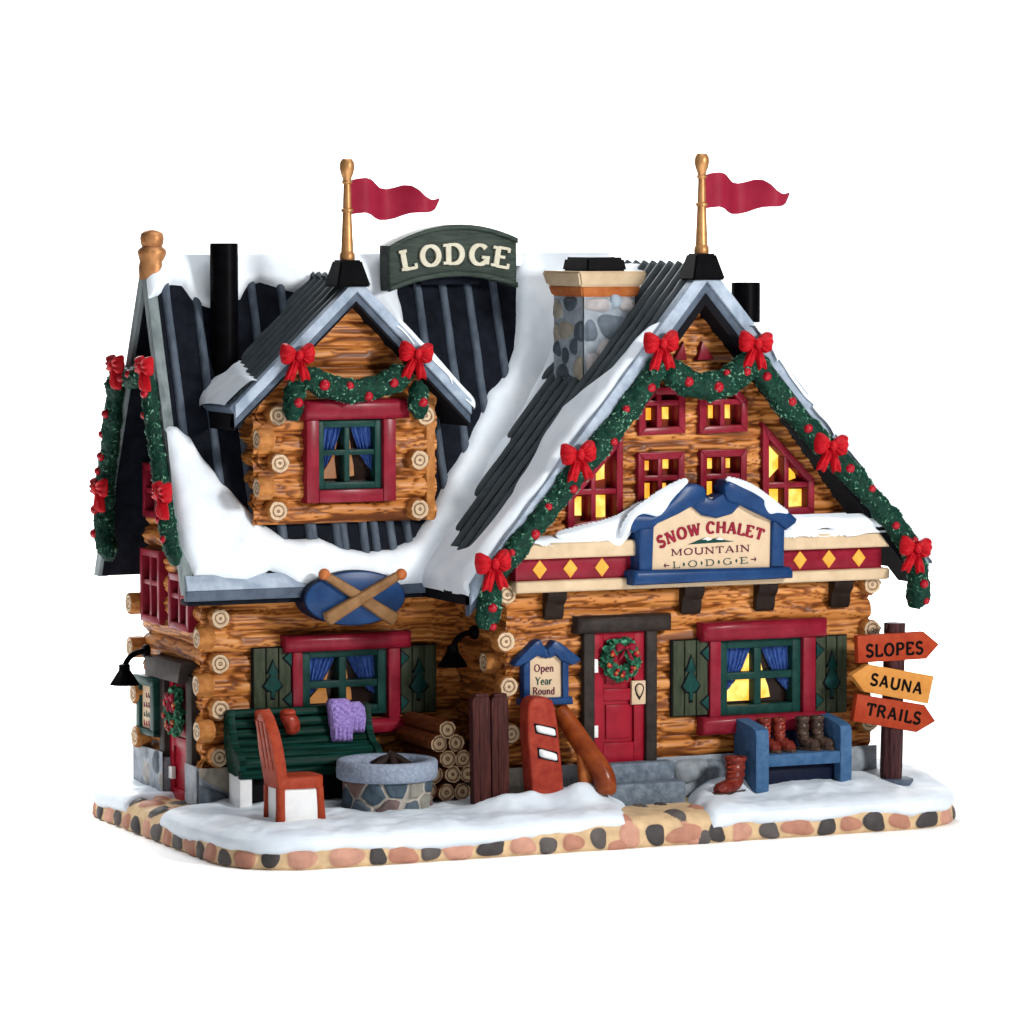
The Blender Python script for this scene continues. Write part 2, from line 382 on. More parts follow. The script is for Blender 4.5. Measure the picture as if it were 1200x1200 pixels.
GRAIN = [(0.0, (0.54, 0.235, 0.070)), (0.14, (0.405, 0.150, 0.033)), (0.34, (0.265, 0.083, 0.016)), (0.62, (0.115, 0.032, 0.007)), (1.0, (0.05, 0.013, 0.003))]
M = dict(
    wood=mat_attr('log_wood', 'grain', GRAIN, rough=0.42, noise=0.17, nscale=2.2, bump=0.05, bscale=60, coat=0.05, spec=.2),
    wood_end=mat('log_bark', (0.29, 0.105, 0.026), (0.46, 0.20, 0.06), rough=0.42, scale=7, bump=0.3, bscale=30),
    ring_y=mat_rings('log_rings_front', 1), ring_x=mat_rings('log_rings_side', 0),
    firering=mat_rings('firewood_rings', 1, beige=(0.52, 0.36, 0.20), dark=(0.11, 0.03, 0.012), scale=26),
    darkwood=mat('dark_stained_log', (0.075, 0.020, 0.006), (0.16, 0.046, 0.012), rough=0.45, scale=7, stretch=(3, 1, 3), bump=0.35, bscale=24),
    black=mat('black_roof', (0.004, 0.005, 0.008), (0.008, 0.010, 0.016), rough=0.5, bump=0.06, bscale=30, spec=0.02),
    soffit=mat('black_paint', (0.006, 0.006, 0.008), (0.006, 0.006, 0.008), rough=0.7, bump=0.05, spec=0.04),
    rib=mat('slate_grey_rib', (0.045, 0.058, 0.078), (0.085, 0.107, 0.138), rough=0.42, scale=9, stretch=(1, 1, .3), bump=0.15),
    ribg=mat('charcoal_rib', (0.044, 0.055, 0.062), (0.062, 0.075, 0.083), rough=0.5, scale=3, bump=0.06, spec=.06),
    trim=mat('pale_grey_blue_trim', (0.20, 0.25, 0.32), (0.34, 0.40, 0.48), rough=0.45, scale=5, bump=0.12),
    trim2=mat('slate_blue_trim', (0.045, 0.062, 0.09), (0.085, 0.11, 0.15), rough=0.45, scale=5, bump=0.12),
    greybeam=mat('grey_green_beam', (0.10, 0.125, 0.13), (0.20, 0.235, 0.24), rough=0.45, scale=8, stretch=(1, 1, .2), bump=0.2),
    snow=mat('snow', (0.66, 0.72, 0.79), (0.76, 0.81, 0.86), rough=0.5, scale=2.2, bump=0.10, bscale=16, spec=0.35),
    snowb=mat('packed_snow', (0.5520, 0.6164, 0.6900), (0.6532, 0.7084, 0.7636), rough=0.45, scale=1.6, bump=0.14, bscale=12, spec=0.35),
    white=mat('white_glaze', (0.6696, 0.6789, 0.6882), (0.7440, 0.7440, 0.7440), rough=0.35, bump=0.08),
    red=mat('crimson_paint', (0.1536, 0.0049, 0.0146), (0.2102, 0.0113, 0.0258), rough=0.36, scale=5, bump=0.06, coat=0.15),
    dred=mat('door_red', (0.20, 0.004, 0.013), (0.28, 0.008, 0.022), rough=0.34, scale=4, bump=0.05, coat=0.15),
    bow=mat('bow_red', (0.3000, 0.0023, 0.0075), (0.4200, 0.0090, 0.0150), rough=0.4, scale=8, bump=0.12),
    berry=mat('berry_red', (0.20, 0.003, 0.010), (0.32, 0.007, 0.016), rough=0.25, bump=0.05, coat=0.4),
    brick=mat('rust_red_paint', (0.2210, 0.0255, 0.0102), (0.3060, 0.0467, 0.0187), rough=0.45, scale=7, bump=0.2, bscale=30),
    rust=mat('snowboard_red', (0.2028, 0.0172, 0.0109), (0.2808, 0.0390, 0.0203), rough=0.42, scale=7, bump=0.12, bscale=40),
    green=mat('sash_green', (0.004, 0.026, 0.022), (0.009, 0.044, 0.037), rough=0.36, scale=6, bump=0.08),
    bench=mat('bench_green', (0.002, 0.017, 0.011), (0.008, 0.070, 0.056), rough=0.4, scale=10, stretch=(.12, 1, 4), bump=0.1, mix=(0.48, 0.78), spec=.05),
    shutter=mat('shutter_grey_green', (0.024, 0.032, 0.018), (0.046, 0.056, 0.034), rough=0.5, scale=8, stretch=(2, 2, .4), bump=0.2),
    teal=mat('dark_teal', (0.003, 0.028, 0.025), (0.006, 0.045, 0.038), rough=0.4, bump=0.08),
    blue=mat('cobalt_blue', (0.0050, 0.0260, 0.0899), (0.0112, 0.0434, 0.1302), rough=0.38, scale=4, bump=0.08, coat=0.1),
    navy=mat('navy', (0.0021, 0.0042, 0.0154), (0.0042, 0.0084, 0.0252), rough=0.5, bump=0.08, spec=.1),
    bblue=mat('bench_blue', (0.0248, 0.0743, 0.1650), (0.0468, 0.1100, 0.2145), rough=0.5, scale=10, bump=0.2, bscale=30),
    cream=mat('cream_panel', (0.4920, 0.3690, 0.2460), (0.5412, 0.4100, 0.2788), rough=0.5, scale=4, bump=0.05),
    cream2=mat('cream_cornice', (0.4704, 0.3528, 0.2268), (0.5544, 0.4284, 0.2856), rough=0.45, scale=4, bump=0.08),
    ochre=mat('ochre_yellow', (0.66, 0.27, 0.035), (0.76, 0.36, 0.06), rough=0.45, bump=0.06),
    orange=mat('sign_orange', (0.4250, 0.1700, 0.0340), (0.4930, 0.2210, 0.0527), rough=0.5, scale=6, bump=0.15),
    arrow=mat('sign_red_orange', (0.2448, 0.0252, 0.0079), (0.3024, 0.0418, 0.0130), rough=0.5, scale=6, bump=0.15),
    ink=mat('black_lettering', (0.004, 0.003, 0.003), rough=0.7, bump=0, spec=.03),
    maroon=mat('maroon_lettering', (0.17, 0.008, 0.02), rough=0.5, bump=0),
    plum=mat('plum_lettering', (0.085, 0.012, 0.03), rough=0.5, bump=0),
    pine=mat('green_lettering', (0.012, 0.05, 0.042), rough=0.5, bump=0),
    ivory=mat('ivory_lettering', (0.4524, 0.4290, 0.3276), (0.5304, 0.5070, 0.4056), rough=0.5, bump=0.05),
    board=mat('olive_black_board', (0.020, 0.029, 0.024), (0.040, 0.055, 0.046), rough=0.45, scale=7, stretch=(.4, 1, 3), bump=0.3, bscale=18),
    brown=mat('dark_brown_beam', (0.0186, 0.0136, 0.0124), (0.0322, 0.0254, 0.0229), rough=0.5, scale=6, bump=0.15),
    bracket=mat('umber_bracket', (0.0072, 0.0036, 0.0024), (0.0156, 0.0084, 0.0054), rough=0.42, scale=9, bump=0.2, spec=.15),
    post=mat('mahogany_post', (0.0210, 0.0077, 0.0091), (0.0700, 0.0252, 0.0266), rough=0.45, scale=10, stretch=(3, 3, .3), bump=0.4, bscale=22),
    ski=mat('ski_brown', (0.020, 0.005, 0.005), (0.060, 0.016, 0.013), rough=0.42, scale=12, stretch=(4, 4, .25), bump=0.3, bscale=26),
    rail=mat('rail_log', (0.12, 0.020, 0.006), (0.24, 0.052, 0.012), rough=0.33, scale=4, bump=0.12, coat=0.25),
    railp=mat('rail_post_log', (0.26, 0.065, 0.018), (0.38, 0.12, 0.032), rough=0.4, scale=6, bump=0.15),
    paddle=mat('weathered_oak', (0.15, 0.075, 0.030), (0.24, 0.13, 0.058), rough=0.5, scale=5, bump=0.25, bscale=14),
    tip=mat('copper_tip', (0.32, 0.085, 0.024), (0.42, 0.14, 0.045), rough=0.4),
    step=mat('blue_grey_step', (0.0805, 0.1035, 0.1357), (0.1552, 0.1898, 0.2300), rough=0.6, scale=10, bump=0.6, bscale=26),
    rimst=mat('pit_stone_rim', (0.19, 0.225, 0.295), (0.26, 0.305, 0.385), rough=0.7, scale=26, bump=0.5, bscale=40, mix=(0.4, 0.6)),
    iron=mat('black_iron', (0.0012, 0.0012, 0.0016), (0.0024, 0.0024, 0.0032), rough=0.4, bump=0.03, spec=0.02),
    bulb=mat('unlit_bulb', (0.10, 0.11, 0.04), (0.16, 0.16, 0.07), rough=0.3, bump=0),
    gold=mat('antique_gold', (0.3213, 0.1530, 0.0574), (0.4437, 0.2372, 0.0994), rough=0.40, metal=0.55, scale=8, bump=0.08),
    copper=mat('rubbed_copper', (0.26, 0.11, 0.042), (0.46, 0.22, 0.09), rough=0.42, metal=0.35, scale=6, bump=0.12),
    flag=mat('pennant_crimson', (0.1850, 0.0074, 0.0237), (0.2294, 0.0126, 0.0318), rough=0.5, scale=4, bump=0.05),
    purple=mat('purple_knit', (0.20, 0.13, 0.38), (0.34, 0.25, 0.56), rough=0.8, scale=30, bump=0.4, bscale=60, mix=(0.4, 0.6)),
    mitten=mat('russet_leather', (0.20, 0.020, 0.012), (0.36, 0.05, 0.026), rough=0.35, scale=8, bump=0.12, coat=0.2),
    bootr=mat('russet_boot', (0.0960, 0.0096, 0.0072), (0.1800, 0.0288, 0.0168), rough=0.33, scale=12, bump=0.2, coat=0.2),
    bootb=mat('dark_brown_boot', (0.022, 0.012, 0.010), (0.07, 0.044, 0.032), rough=0.33, scale=14, bump=0.2, coat=0.2),
    pane=mat('dark_window_pane', (0.010, 0.006, 0.005), (0.018, 0.010, 0.008), rough=0.15, bump=0),
    ember=mat('red_brown_interior', (0.10, 0.012, 0.006), (0.19, 0.026, 0.008), rough=0.3, bump=0.05),
    curtain=mat('blue_curtain', (0.0108, 0.0315, 0.1440), (0.0450, 0.0990, 0.3060), rough=0.6, scale=14, stretch=(3, 3, .5), bump=0.2),
    glow=mat_glow('lamplit_yellow', (1.0, 0.58, 0.07), 1.35, (0.90, 0.32, 0.014)),
    hot=mat_glow('lamplit_bright', (1.0, 0.72, 0.16), 1.5, (1.0, 0.44, 0.03)),
    amber=mat_glow('glowing_amber_paint', (0.62, 0.24, 0.035), 0.55, (0.42, 0.13, 0.015)),  # unlit orange paint of the main and dormer windows, made to glow
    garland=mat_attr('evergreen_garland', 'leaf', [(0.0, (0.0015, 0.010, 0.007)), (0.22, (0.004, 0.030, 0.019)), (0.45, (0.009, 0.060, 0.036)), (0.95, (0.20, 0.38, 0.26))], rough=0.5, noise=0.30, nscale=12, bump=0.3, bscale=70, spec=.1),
    chimst=mat_attr('pale_mortar_and_fieldstone', 'cell', [(0.0, (0.26, 0.295, 0.335)), (0.1, (0.34, 0.32, 0.325)), (0.25, (0.27, 0.325, 0.385)), (0.4, (0.235, 0.215, 0.175)), (0.55, (0.105, 0.13, 0.16)), (0.75, (0.050, 0.064, 0.080))], const=True, noise=0.2, nscale=8, bump=0.2),
    wreath=mat_attr('wreath_green', 'leaf', [(0.0, (0.003, 0.022, 0.013)), (0.45, (0.008, 0.06, 0.032)), (0.75, (0.022, 0.15, 0.075)), (1.0, (0.12, 0.34, 0.2))], rough=0.5, noise=0.25, nscale=16, bump=0.3, bscale=70, spec=.15),
    pebble=mat_attr('cobbles_in_sandy_mortar', 'cell', [(0.0, (0.52, 0.37, 0.215)), (0.1, (0.37, 0.175, 0.12)), (0.4, (0.45, 0.235, 0.17)), (0.58, (0.085, 0.075, 0.072)), (0.8, (0.052, 0.047, 0.047))], const=True, noise=0.16, nscale=7, bump=0.2, rough=0.5),
    stone=mat_attr('grey_fieldstone', 'cell', [(0.0, (0.24, 0.265, 0.30)), (0.1, (0.29, 0.275, 0.26)), (0.28, (0.20, 0.225, 0.245)), (0.46, (0.225, 0.20, 0.165)), (0.62, (0.068, 0.082, 0.10)), (0.82, (0.13, 0.15, 0.175))], const=True, noise=0.2, nscale=8, bump=0.25),
    pitst=mat_attr('mixed_fieldstone', 'cell', [(0.0, (0.36, 0.33, 0.29)), (0.1, (0.125, 0.075, 0.065)), (0.36, (0.22, 0.215, 0.185)), (0.47, (0.050, 0.075, 0.098)), (0.66, (0.25, 0.23, 0.20)), (0.75, (0.14, 0.095, 0.092)), (0.88, (0.085, 0.11, 0.135))], const=True, noise=0.2, nscale=8, bump=0.2),
    ash=mat('charred_wood', (0.012, 0.008, 0.007), (0.03, 0.018, 0.015), rough=0.5, bump=0.3),
    cloth=mat('white_seamless', (0.96, 0.96, 0.96), (0.965, 0.965, 0.965), rough=0.9, bump=0, spec=0.1),
)

# ------------------------------------------------------------------ the model's main planes
FRX = lambda x: Fr((x, 0, 0), (0, -1, 0), (0, 0, 1), (-1, 0, 0))       # faces the left
FRY = lambda y: Fr((0, y, 0), (1, 0, 0), (0, 0, 1), (0, -1, 0))        # faces the front
YF, YM, XL, XS = 1.2, 2.7, -2.9, 0.47
FAC, MAIN, LEFT, SIDE = FRY(YF), FRY(YM), FRX(XL), FRX(XS)
YD = 2.3; DORM = FRY(YD)
ZE, ZR, YE, YR = 3.05, 7.0, 2.25, 3.65            # main roof eave and ridge
YB = 5.5                                           # rear eave
XRL = -3.25                                        # left end of the main roof
MR = Fr((0, YE, ZE), (1, 0, 0), (0, YR - YE, ZR - ZE), (0, -(ZR - ZE), YR - YE))
YW = 0.85; RAKE = FRY(YW)
WA = RAKE.uv(828, 311); (WLX, WLZ), (WRX, WRZ) = RAKE.uv(551, 690), RAKE.uv(1088, 652)
WL = Fr((WLX, 0, WLZ), (0, -1, 0), (WA[0] - WLX, 0, WA[1] - WLZ), (-(WA[1] - WLZ), 0, WA[0] - WLX))
WR = Fr((WRX, 0, WRZ), (0, 1, 0), (WA[0] - WRX, 0, WA[1] - WRZ), ((WA[1] - WRZ), 0, WRX - WA[0]))
YDR = 2.05; DRAKE = FRY(YDR)
DA = DRAKE.uv(418, 329); (DLX, DZ), (DRX, _) = DRAKE.uv(275, 478), DRAKE.uv(552, 470)
DLF = Fr((DLX, 0, DZ), (0, -1, 0), (DA[0] - DLX, 0, DA[1] - DZ), (-(DA[1] - DZ), 0, DA[0] - DLX))
DRF = Fr((DRX, 0, DZ), (0, 1, 0), (DA[0] - DRX, 0, DA[1] - DZ), ((DA[1] - DZ), 0, DRX - DA[0]))

# ------------------------------------------------------------------ setting: white seamless sweep
def backdrop():
    mb = MB()
    prof = [(-60, 0.0), (40, 0.0)]
    for k in range(1, 13):
        a = R(90) * k / 12
        prof.append((40 + 14 * math.sin(a), 14 - 14 * math.cos(a)))
    prof.append((54, 60))
    G = np.zeros((2, len(prof), 3))
    for i, x in enumerate((-80, 80)):
        for j, (d, z) in enumerate(prof):
            G[i, j] = (CY * x + SY * d, -SY * x + CY * d, z)
    mb.grid(G, flip=False)
    obj('backdrop', mb, M['cloth'], kind='structure', ang=30)
backdrop()

# ------------------------------------------------------------------ base: sandy slab with a cobble rim, and its snow
BX0, BX1, BY0, BY1, BRAD = -3.50, 6.27, -0.24, 5.7, 0.98
def outline(off, ds=0.025):
    """rounded rectangle moved inwards by off: points, walking anticlockwise from the front left"""
    x0, x1, y0, y1, r = BX0 + off, BX1 - off, BY0 + off, BY1 - off, max(BRAD - off, 0.02)
    return x0, x1, y0, y1, r
def base_sd(X, Y):
    cx, cy = (BX0 + BX1) / 2, (BY0 + BY1) / 2
    qx = np.abs(X - cx) - (BX1 - BX0) / 2 + BRAD; qy = np.abs(Y - cy) - (BY1 - BY0) / 2 + BRAD
    return -(np.hypot(np.maximum(qx, 0), np.maximum(qy, 0)) + np.minimum(np.maximum(qx, qy), 0) - BRAD)
def base_top(X, Y, d=None):
    d = base_sd(X, Y) if d is None else d
    t = np.clip(d / 0.30, 0, 1)
    return 0.225 + 0.145 * np.sqrt(np.clip(1 - (1 - t) ** 2, 0, 1))
def rise(X, Y):
    """the ground climbs a little towards the chalet on the right"""
    return 0.13 * sstep(0.0, 0.9, X) * sstep(0.35, 1.0, Y)
def build_base():
    # rim and shoulder as one skin: s along the outline, t from the table up and inwards
    pts = []; nor = []
    ds = 0.02
    def line(a, b, n):
        k = max(2, int(np.hypot(*(np.array(b) - a)) / ds))
        for i in range(k): pts.append(np.array(a) + (np.array(b) - a) * i / k); nor.append(n)
    def arc(c, a0, a1):
        k = int(BRAD * abs(a1 - a0) / ds)
        for i in range(k):
            a = a0 + (a1 - a0) * i / k; n = np.array([math.cos(a), math.sin(a)])
            pts.append(np.array(c) + BRAD * n); nor.append(n)
    r = BRAD
    line((BX0 + r, BY0), (BX1 - r, BY0), np.array([0, -1.0])); arc((BX1 - r, BY0 + r), R(-90), 0)
    line((BX1, BY0 + r), (BX1, BY1 - r), np.array([1.0, 0])); arc((BX1 - r, BY1 - r), 0, R(90))
    line((BX1 - r, BY1), (BX0 + r, BY1), np.array([0, 1.0])); arc((BX0 + r, BY1 - r), R(90), R(180))
    line((BX0, BY1 - r), (BX0, BY0 + r), np.array([-1.0, 0])); arc((BX0 + r, BY0 + r), R(180), R(270))
    pts = np.array(pts); nor = np.array(nor); ns = len(pts)
    S = np.arange(ns) * ds
    prof = [(0.015, 0.0), (-0.01, 0.03)] + [(-0.012 + 0.012 * k / 10, 0.03 + 0.195 * k / 10) for k in range(1, 11)]
    for k in range(1, 22):
        d = 0.85 * k / 21; prof.append((d, None))
    ell = [0.0]
    zz = [p[1] if p[1] is not None else float(base_top(0, 0, np.array(p[0]))) for p in prof]
    dd = [p[0] for p in prof]
    for k in range(1, len(prof)): ell.append(ell[-1] + math.hypot(dd[k] - dd[k - 1], zz[k] - zz[k - 1]))
    ell = np.array(ell); dd = np.array(dd); zz = np.array(zz)
    SS, LL = np.meshgrid(S, ell, indexing='ij')
    rnd = random.Random(5)
    peb = []
    s = 0.1; k = 0
    tot = ns * ds
    while s < tot - 0.1:
        w = rnd.uniform(0.13, 0.245); dark = k % 2 == 1
        if dark: w *= 0.72
        peb.append((s + w, rnd.uniform(0.105, 0.135), w, rnd.uniform(0.092, 0.118), 0.6 + 0.39 * rnd.random() if dark else 0.12 + 0.44 * rnd.random(), rnd.uniform(0, 6)))
        s += 2 * w + rnd.uniform(0.03, 0.10); k += 1
    s0 = BX0 + BRAD                                             # arc length zero lies here on the front edge
    for px, py, w, h, c in ((757, 957, .13, .16, .3), (791, 955, .11, .15, .7), (822, 975, .13, .12, .9), (843, 961, .085, .17, .7), (788, 976, .14, .12, .45), (746, 977, .11, .11, .7), (730, 960, .1, .13, .4), (814, 957, .08, .1, .5), (770, 946, .08, .12, .9), (736, 966, .13, .12, .3), (815, 950, .08, .12, .3), (744, 947, .09, .14, .7)):
        u, w_ = GROUND(0.34).uv(px, py)
        d = w_ - BY0
        if py > 968: peb = [p for p in peb if not (abs(p[0] - (u - s0)) < p[2] + w)]
        l = np.interp(d, dd, ell) if py < 970 else 0.155
        peb.append((u - s0, l, w, h, c, 1.0))
    sl = S[np.argmin(np.abs(pts[:, 0] - BX0) + np.abs(pts[:, 1] - 3.2))]
    for ds_, l, w, h, c in ((-.55, .42, .16, .13, .7), (-.15, .50, .19, .14, .3), (.35, .40, .16, .12, .9), (.6, .62, .2, .13, .4), (-.9, .45, .2, .12, .45), (.1, .78, .15, .12, .7), (-.5, .72, .2, .1, .35)):
        peb.append((sl + ds_, l, w, h, c, 2.0))
    hgt = np.zeros(SS.shape); cell = np.zeros(SS.shape); ins_ = np.full(SS.shape, -1.0)
    for (ps, pl, w, h, c, sd) in peb:
        i0, i1 = np.searchsorted(S, (ps - w * 1.4, ps + w * 1.4))
        if i1 <= i0: continue
        a = (SS[i0:i1] - ps) / w; b = (LL[i0:i1] - pl) / h
        an = np.arctan2(b, a)
        rr = (np.abs(a) ** 2.6 + np.abs(b) ** 2.6) ** (1 / 2.6) * (1 + 0.10 * np.sin(2 * an + sd) + 0.08 * np.sin(3 * an + sd * 2.3))
        q = np.sqrt(np.clip(1 - rr ** 3, 0, 1)) * 0.034
        m_ = 1.0 - rr
        hgt[i0:i1] = np.maximum(hgt[i0:i1], q); cell[i0:i1] = np.where(m_ > ins_[i0:i1], c, cell[i0:i1]); ins_[i0:i1] = np.maximum(ins_[i0:i1], m_)
    hgt = hgt + 0.010 * fbm(SS * 4, LL * 7, 0, 3)
    off = nor[:, None, :] * (-dd)[None, :, None]
    P = np.zeros((ns, len(ell), 3)); P[..., :2] = pts[:, None, :] + off; P[..., 2] = zz[None]
    steep = np.clip((0.26 - LL) / 0.12, 0, 1)
    P[..., :2] += nor[:, None, :] * (hgt * steep)[..., None]; P[..., 2] += hgt * (1 - steep) * (LL > 0.05)
    mb = MB(); mb.grid(P, attr=cell, attr2=ins_, closeu=True, flip=False)
    x, y = np.linspace(BX0 + .7, BX1 - .7, 20), np.linspace(BY0 + .7, BY1 - .7, 14)
    X, Y = np.meshgrid(x, y, indexing='ij')
    mb.grid(np.stack([X, Y, 0 * X + 0.366], -1))
    b = obj('ground', mb, M['pebble'], kind='structure', attr='cell', ang=50)
    # snow lying on it: a skirt draped over the shoulder and an inner field, one surface
    G38 = GROUND(0.36)
    p1 = G38.P([(742, 925), (728, 950), (735, 975), (722, 1000), (868, 1000), (862, 962), (838, 955), (812, 944), (800, 925)])
    p2 = [(XL + .05, 2.75), (XL - .2, 2.62), (XL - .7, 2.45), (XL - .7, 3.75), (XL - .25, 3.65), (XL + .05, 3.7)]
    def depth(X, Y, l, edge):
        sd = l - edge
        sd = np.minimum(sd, -sdist(p1, X, Y) + 0.03 * vnoise(X * 5, Y * 5, 0, 4))
        return np.minimum(sd, -sdist(p2, X, Y) + 0.03 * vnoise(X * 5, Y * 5, 0, 5))
    def cover(X, Y, sd):
        th = np.where(sd > 0, 0.075 * (1 - np.exp(-np.maximum(sd, 0) / 0.045)), sd * 1.1)
        z = sstep(0.0, 0.3, sd) * (rise(X, Y) + 0.022 * fbm(X * 2.3, Y * 2.3, 0, 21) + 0.010 * vnoise(X * 7, Y * 7, 0, 22))
        for gx, gy, s, h in ((0.28, 0.70, .17, .13), (0.58, 0.70, .16, .12), (0.85, .75, .15, .05), (1.18, 0.64, .22, .17), (1.42, .72, .15, .07), (0.05, .8, .18, .06), (4.05, .48, .20, .07), (4.42, .42, .22, .09), (4.85, .46, .2, .07), (5.25, .42, .22, .09), (4.6, .62, .5, .03), (3.55, .95, .35, .03), (-2.2, 1.9, .25, .04), (-1.2, .75, .5, .02), (2.9, .45, .3, .03)):
            z = z + sstep(0, .2, sd) * h * np.exp(-((X - gx) ** 2 + (Y - gy) ** 2) / s ** 2)
        return th + z
    nd, nz_ = np.gradient(zz), -np.gradient(dd)
    ln_ = np.hypot(nd, nz_); no, nz_ = nd / ln_, -nz_ / ln_          # outward and upward parts of the skin's normal
    k0 = 3
    lf = np.interp(np.linspace(0, 1, 90), np.linspace(0, 1, 3), [ell[k0], 0.45, np.interp(.62, dd[13:], ell[13:])])
    D2, Z2 = np.interp(lf, ell, dd), np.interp(lf, ell, zz); NO, NZ = np.interp(lf, ell, no), np.interp(lf, ell, nz_)
    S2, L2 = np.meshgrid(S, lf, indexing='ij')
    XY = pts[:, None, :] + nor[:, None, :] * (-D2)[None, :, None]
    edge = 0.225 + 0.050 * vnoise(S2 * 1.1, 0, 0, 31) + 0.032 * vnoise(S2 * 3.1, 0, 0, 32) + .008 * vnoise(S2 * 9, L2 * 9, 0, 33)
    sd = depth(XY[..., 0], XY[..., 1], L2, edge)
    th = cover(XY[..., 0], XY[..., 1], sd)
    Q = np.zeros(XY.shape[:2] + (3,)); Q[..., :2] = XY + nor[:, None, :] * (NO[None] * th)[..., None]; Q[..., 2] = Z2[None] + NZ[None] * th
    mb = MB(); mb.grid(Q, mask=sd > -.04, closeu=True)
    res = 0.022
    x = np.arange(BX0 + .5, BX1 - .5, res); y = np.concatenate([np.arange(BY0 + .5, 3.2, res), np.arange(3.2, BY1 - .5, res * 2.5)])
    X, Y = np.meshgrid(x, y, indexing='ij')
    d = base_sd(X, Y)
    sd = depth(X, Y, np.interp(d, dd[13:], ell[13:]), 0.225)
    th = cover(X, Y, sd)
    mb.grid(np.stack([X, Y, base_top(X, Y, np.maximum(d, 0)) + th], -1), mask=(sd > -0.04) & (d > 0.585))
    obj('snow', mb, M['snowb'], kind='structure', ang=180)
build_base()

# ------------------------------------------------------------------ the lodge
lodge = thing('log_lodge', 'two winged log lodge with black ribbed roofs under thick snow and red windows', 'lodge', (1.2, 2.7, 0.4))
def course(fr, u0, u1, w0, w1, pitch=0.27, phase=0.0, amp=0.125, holes=(), clip=None, seed=1, res=0.016, n0=0.0, fine=1.0):
    u = np.arange(u0, u1 + res, res); w = np.arange(w0, w1 + res, res)
    U, Wd = np.meshgrid(u, w, indexing='ij')
    wv = Wd + 0.018 * vnoise(U * 1.6, np.floor((Wd - phase) / pitch) * 7.1, 0, seed)
    k = np.floor((wv - phase) / pitch); t = (wv - phase) / pitch - k
    prof = np.sqrt(np.clip(1 - (2 * t - 1) ** 2 * 0.97, 0, 1))
    n = n0 + amp * (prof - 1)
    wr = Wd + 0.03 * vnoise(U * 2.2, Wd * 4, k * 3.1, seed + 2)
    g = 1 - np.abs(vnoise(U * 1.0 * fine, wr * 19, k * 5.3, seed + 3))
    g2 = 1 - np.abs(vnoise(U * 1.8 * fine, wr * 31, k * 2.3, seed + 9))
    g3 = 1 - np.abs(vnoise(U * 0.8 * fine + 5, wr * 24 + 3, k * 4.1, seed + 14))
    gr = np.maximum(np.maximum(sstep(0.80, 0.99, g), 0.8 * sstep(0.84, 0.99, g2)), 0.9 * sstep(0.84, 0.99, g3))
    n = n - 0.020 * gr + 0.005 * vnoise(U * 3, Wd * 9, 0, seed + 4)
    lum = 0.13 * _h(k, k * 0, k * 0, seed)
    at = np.clip(gr * 0.54 + lum * 0.5 + 0.07 * vnoise(U * 1.3, Wd * 2, 0, seed + 5), -.2, 1)
    mk = np.ones(U.shape, bool)
    for h in holes:
        if len(h) == 4 and not hasattr(h[0], '__len__'): mk &= ~((U > h[0]) & (U < h[2]) & (Wd > h[1]) & (Wd < h[3]))
        else: mk &= ~(sdist(h, U, Wd) > 0)
    if clip is not None: mk &= sdist(clip, U, Wd) > -res
    return fr.arr(U, Wd, n), mk, at
def wall(name, fr, *a, parent=lodge, **k):
    P, mk, at = course(fr, *a, **k)
    mb = MB(); mb.grid(P, mask=mk, attr=at)
    return obj(name, mb, M['wood'], parent, attr='grain', ang=180)

# window and door outlines measured on their walls
W1 = FAC.rect(832, 836, 950, 748)                   # big front window opening
DOORF = FAC.rect(688, 892, 760, 738)
WMAIN = MAIN.rect(346, 842, 460, 758)
WDORM = DORM.rect(362, 582, 454, 490)
U_L = FAC.P([(748, 509), (800, 506), (800, 455), (764, 455), (748, 472)])
U_R = FAC.P([(819, 507), (873, 504), (873, 470), (858, 451), (819, 453)])
M_L = FAC.rect(747, 592, 799, 531)
M_R = FAC.rect(820, 588, 872, 528)
T_L = FAC.P([(665, 622), (727, 611), (727, 508), (665, 582)])
T_R = FAC.P([(893, 604), (951, 600), (951, 561), (893, 498)])
LW_A = LEFT.rect(169, 728, 191, 645); LW_B = LEFT.rect(202, 737, 225, 674); LW_C = LEFT.rect(172, 606, 198, 545)
LDOOR = LEFT.rect(190, 940, 228, 795)
zt = lambda x: WA[1] - abs(x - WA[0]) * 1.27 - 0.38
clipF = [(XS, .3), (5.50, .3), (5.50, zt(5.5)), (WA[0], WA[1] - .38), (XS, zt(XS))]
wall('front_log_wall', FAC, XS, 5.50, .82, 3.02, phase=.03, holes=[W1, DOORF], clip=clipF, seed=3, parent=lodge)
wall('front_gable_wall', FAC, XS, 5.50, 3.02, 6.5, pitch=.19, phase=.02, amp=.075, holes=[U_L, U_R, M_L, M_R, T_L, T_R], clip=clipF, seed=13, fine=1.5)
wall('front_log_wall', MAIN, XL, XS + .05, .72, 3.2, phase=.06, holes=[WMAIN], seed=23)
wall('side_log_wall', SIDE, -YM - .05, -YF, .72, 3.2, phase=.165, seed=33)
zl = lambda y: ZR - abs(y - YR) * 2.82 - 0.35
clipL = [(-4.80, .3), (-YM, .3), (-YM, zl(YM)), (-YR, ZR - .35), (-4.80, zl(4.8))]
wall('left_gable_wall', LEFT, -4.80, -YM, .72, 6.6, phase=.165, holes=[LW_A, LW_B, LW_C, LDOOR], clip=clipL, seed=43)
zd = lambda x: DA[1] - abs(x - DA[0]) * 1.03 - .2
clipD = [(-2.36, 3.5), (.03, 3.5), (.03, zd(.03)), (DA[0], DA[1] - .2), (-2.36, zd(-2.36))]
wall('dormer_front_wall', DORM, -2.36, .03, 3.80, 6.4, phase=3.80, holes=[WDORM], clip=clipD, seed=53)
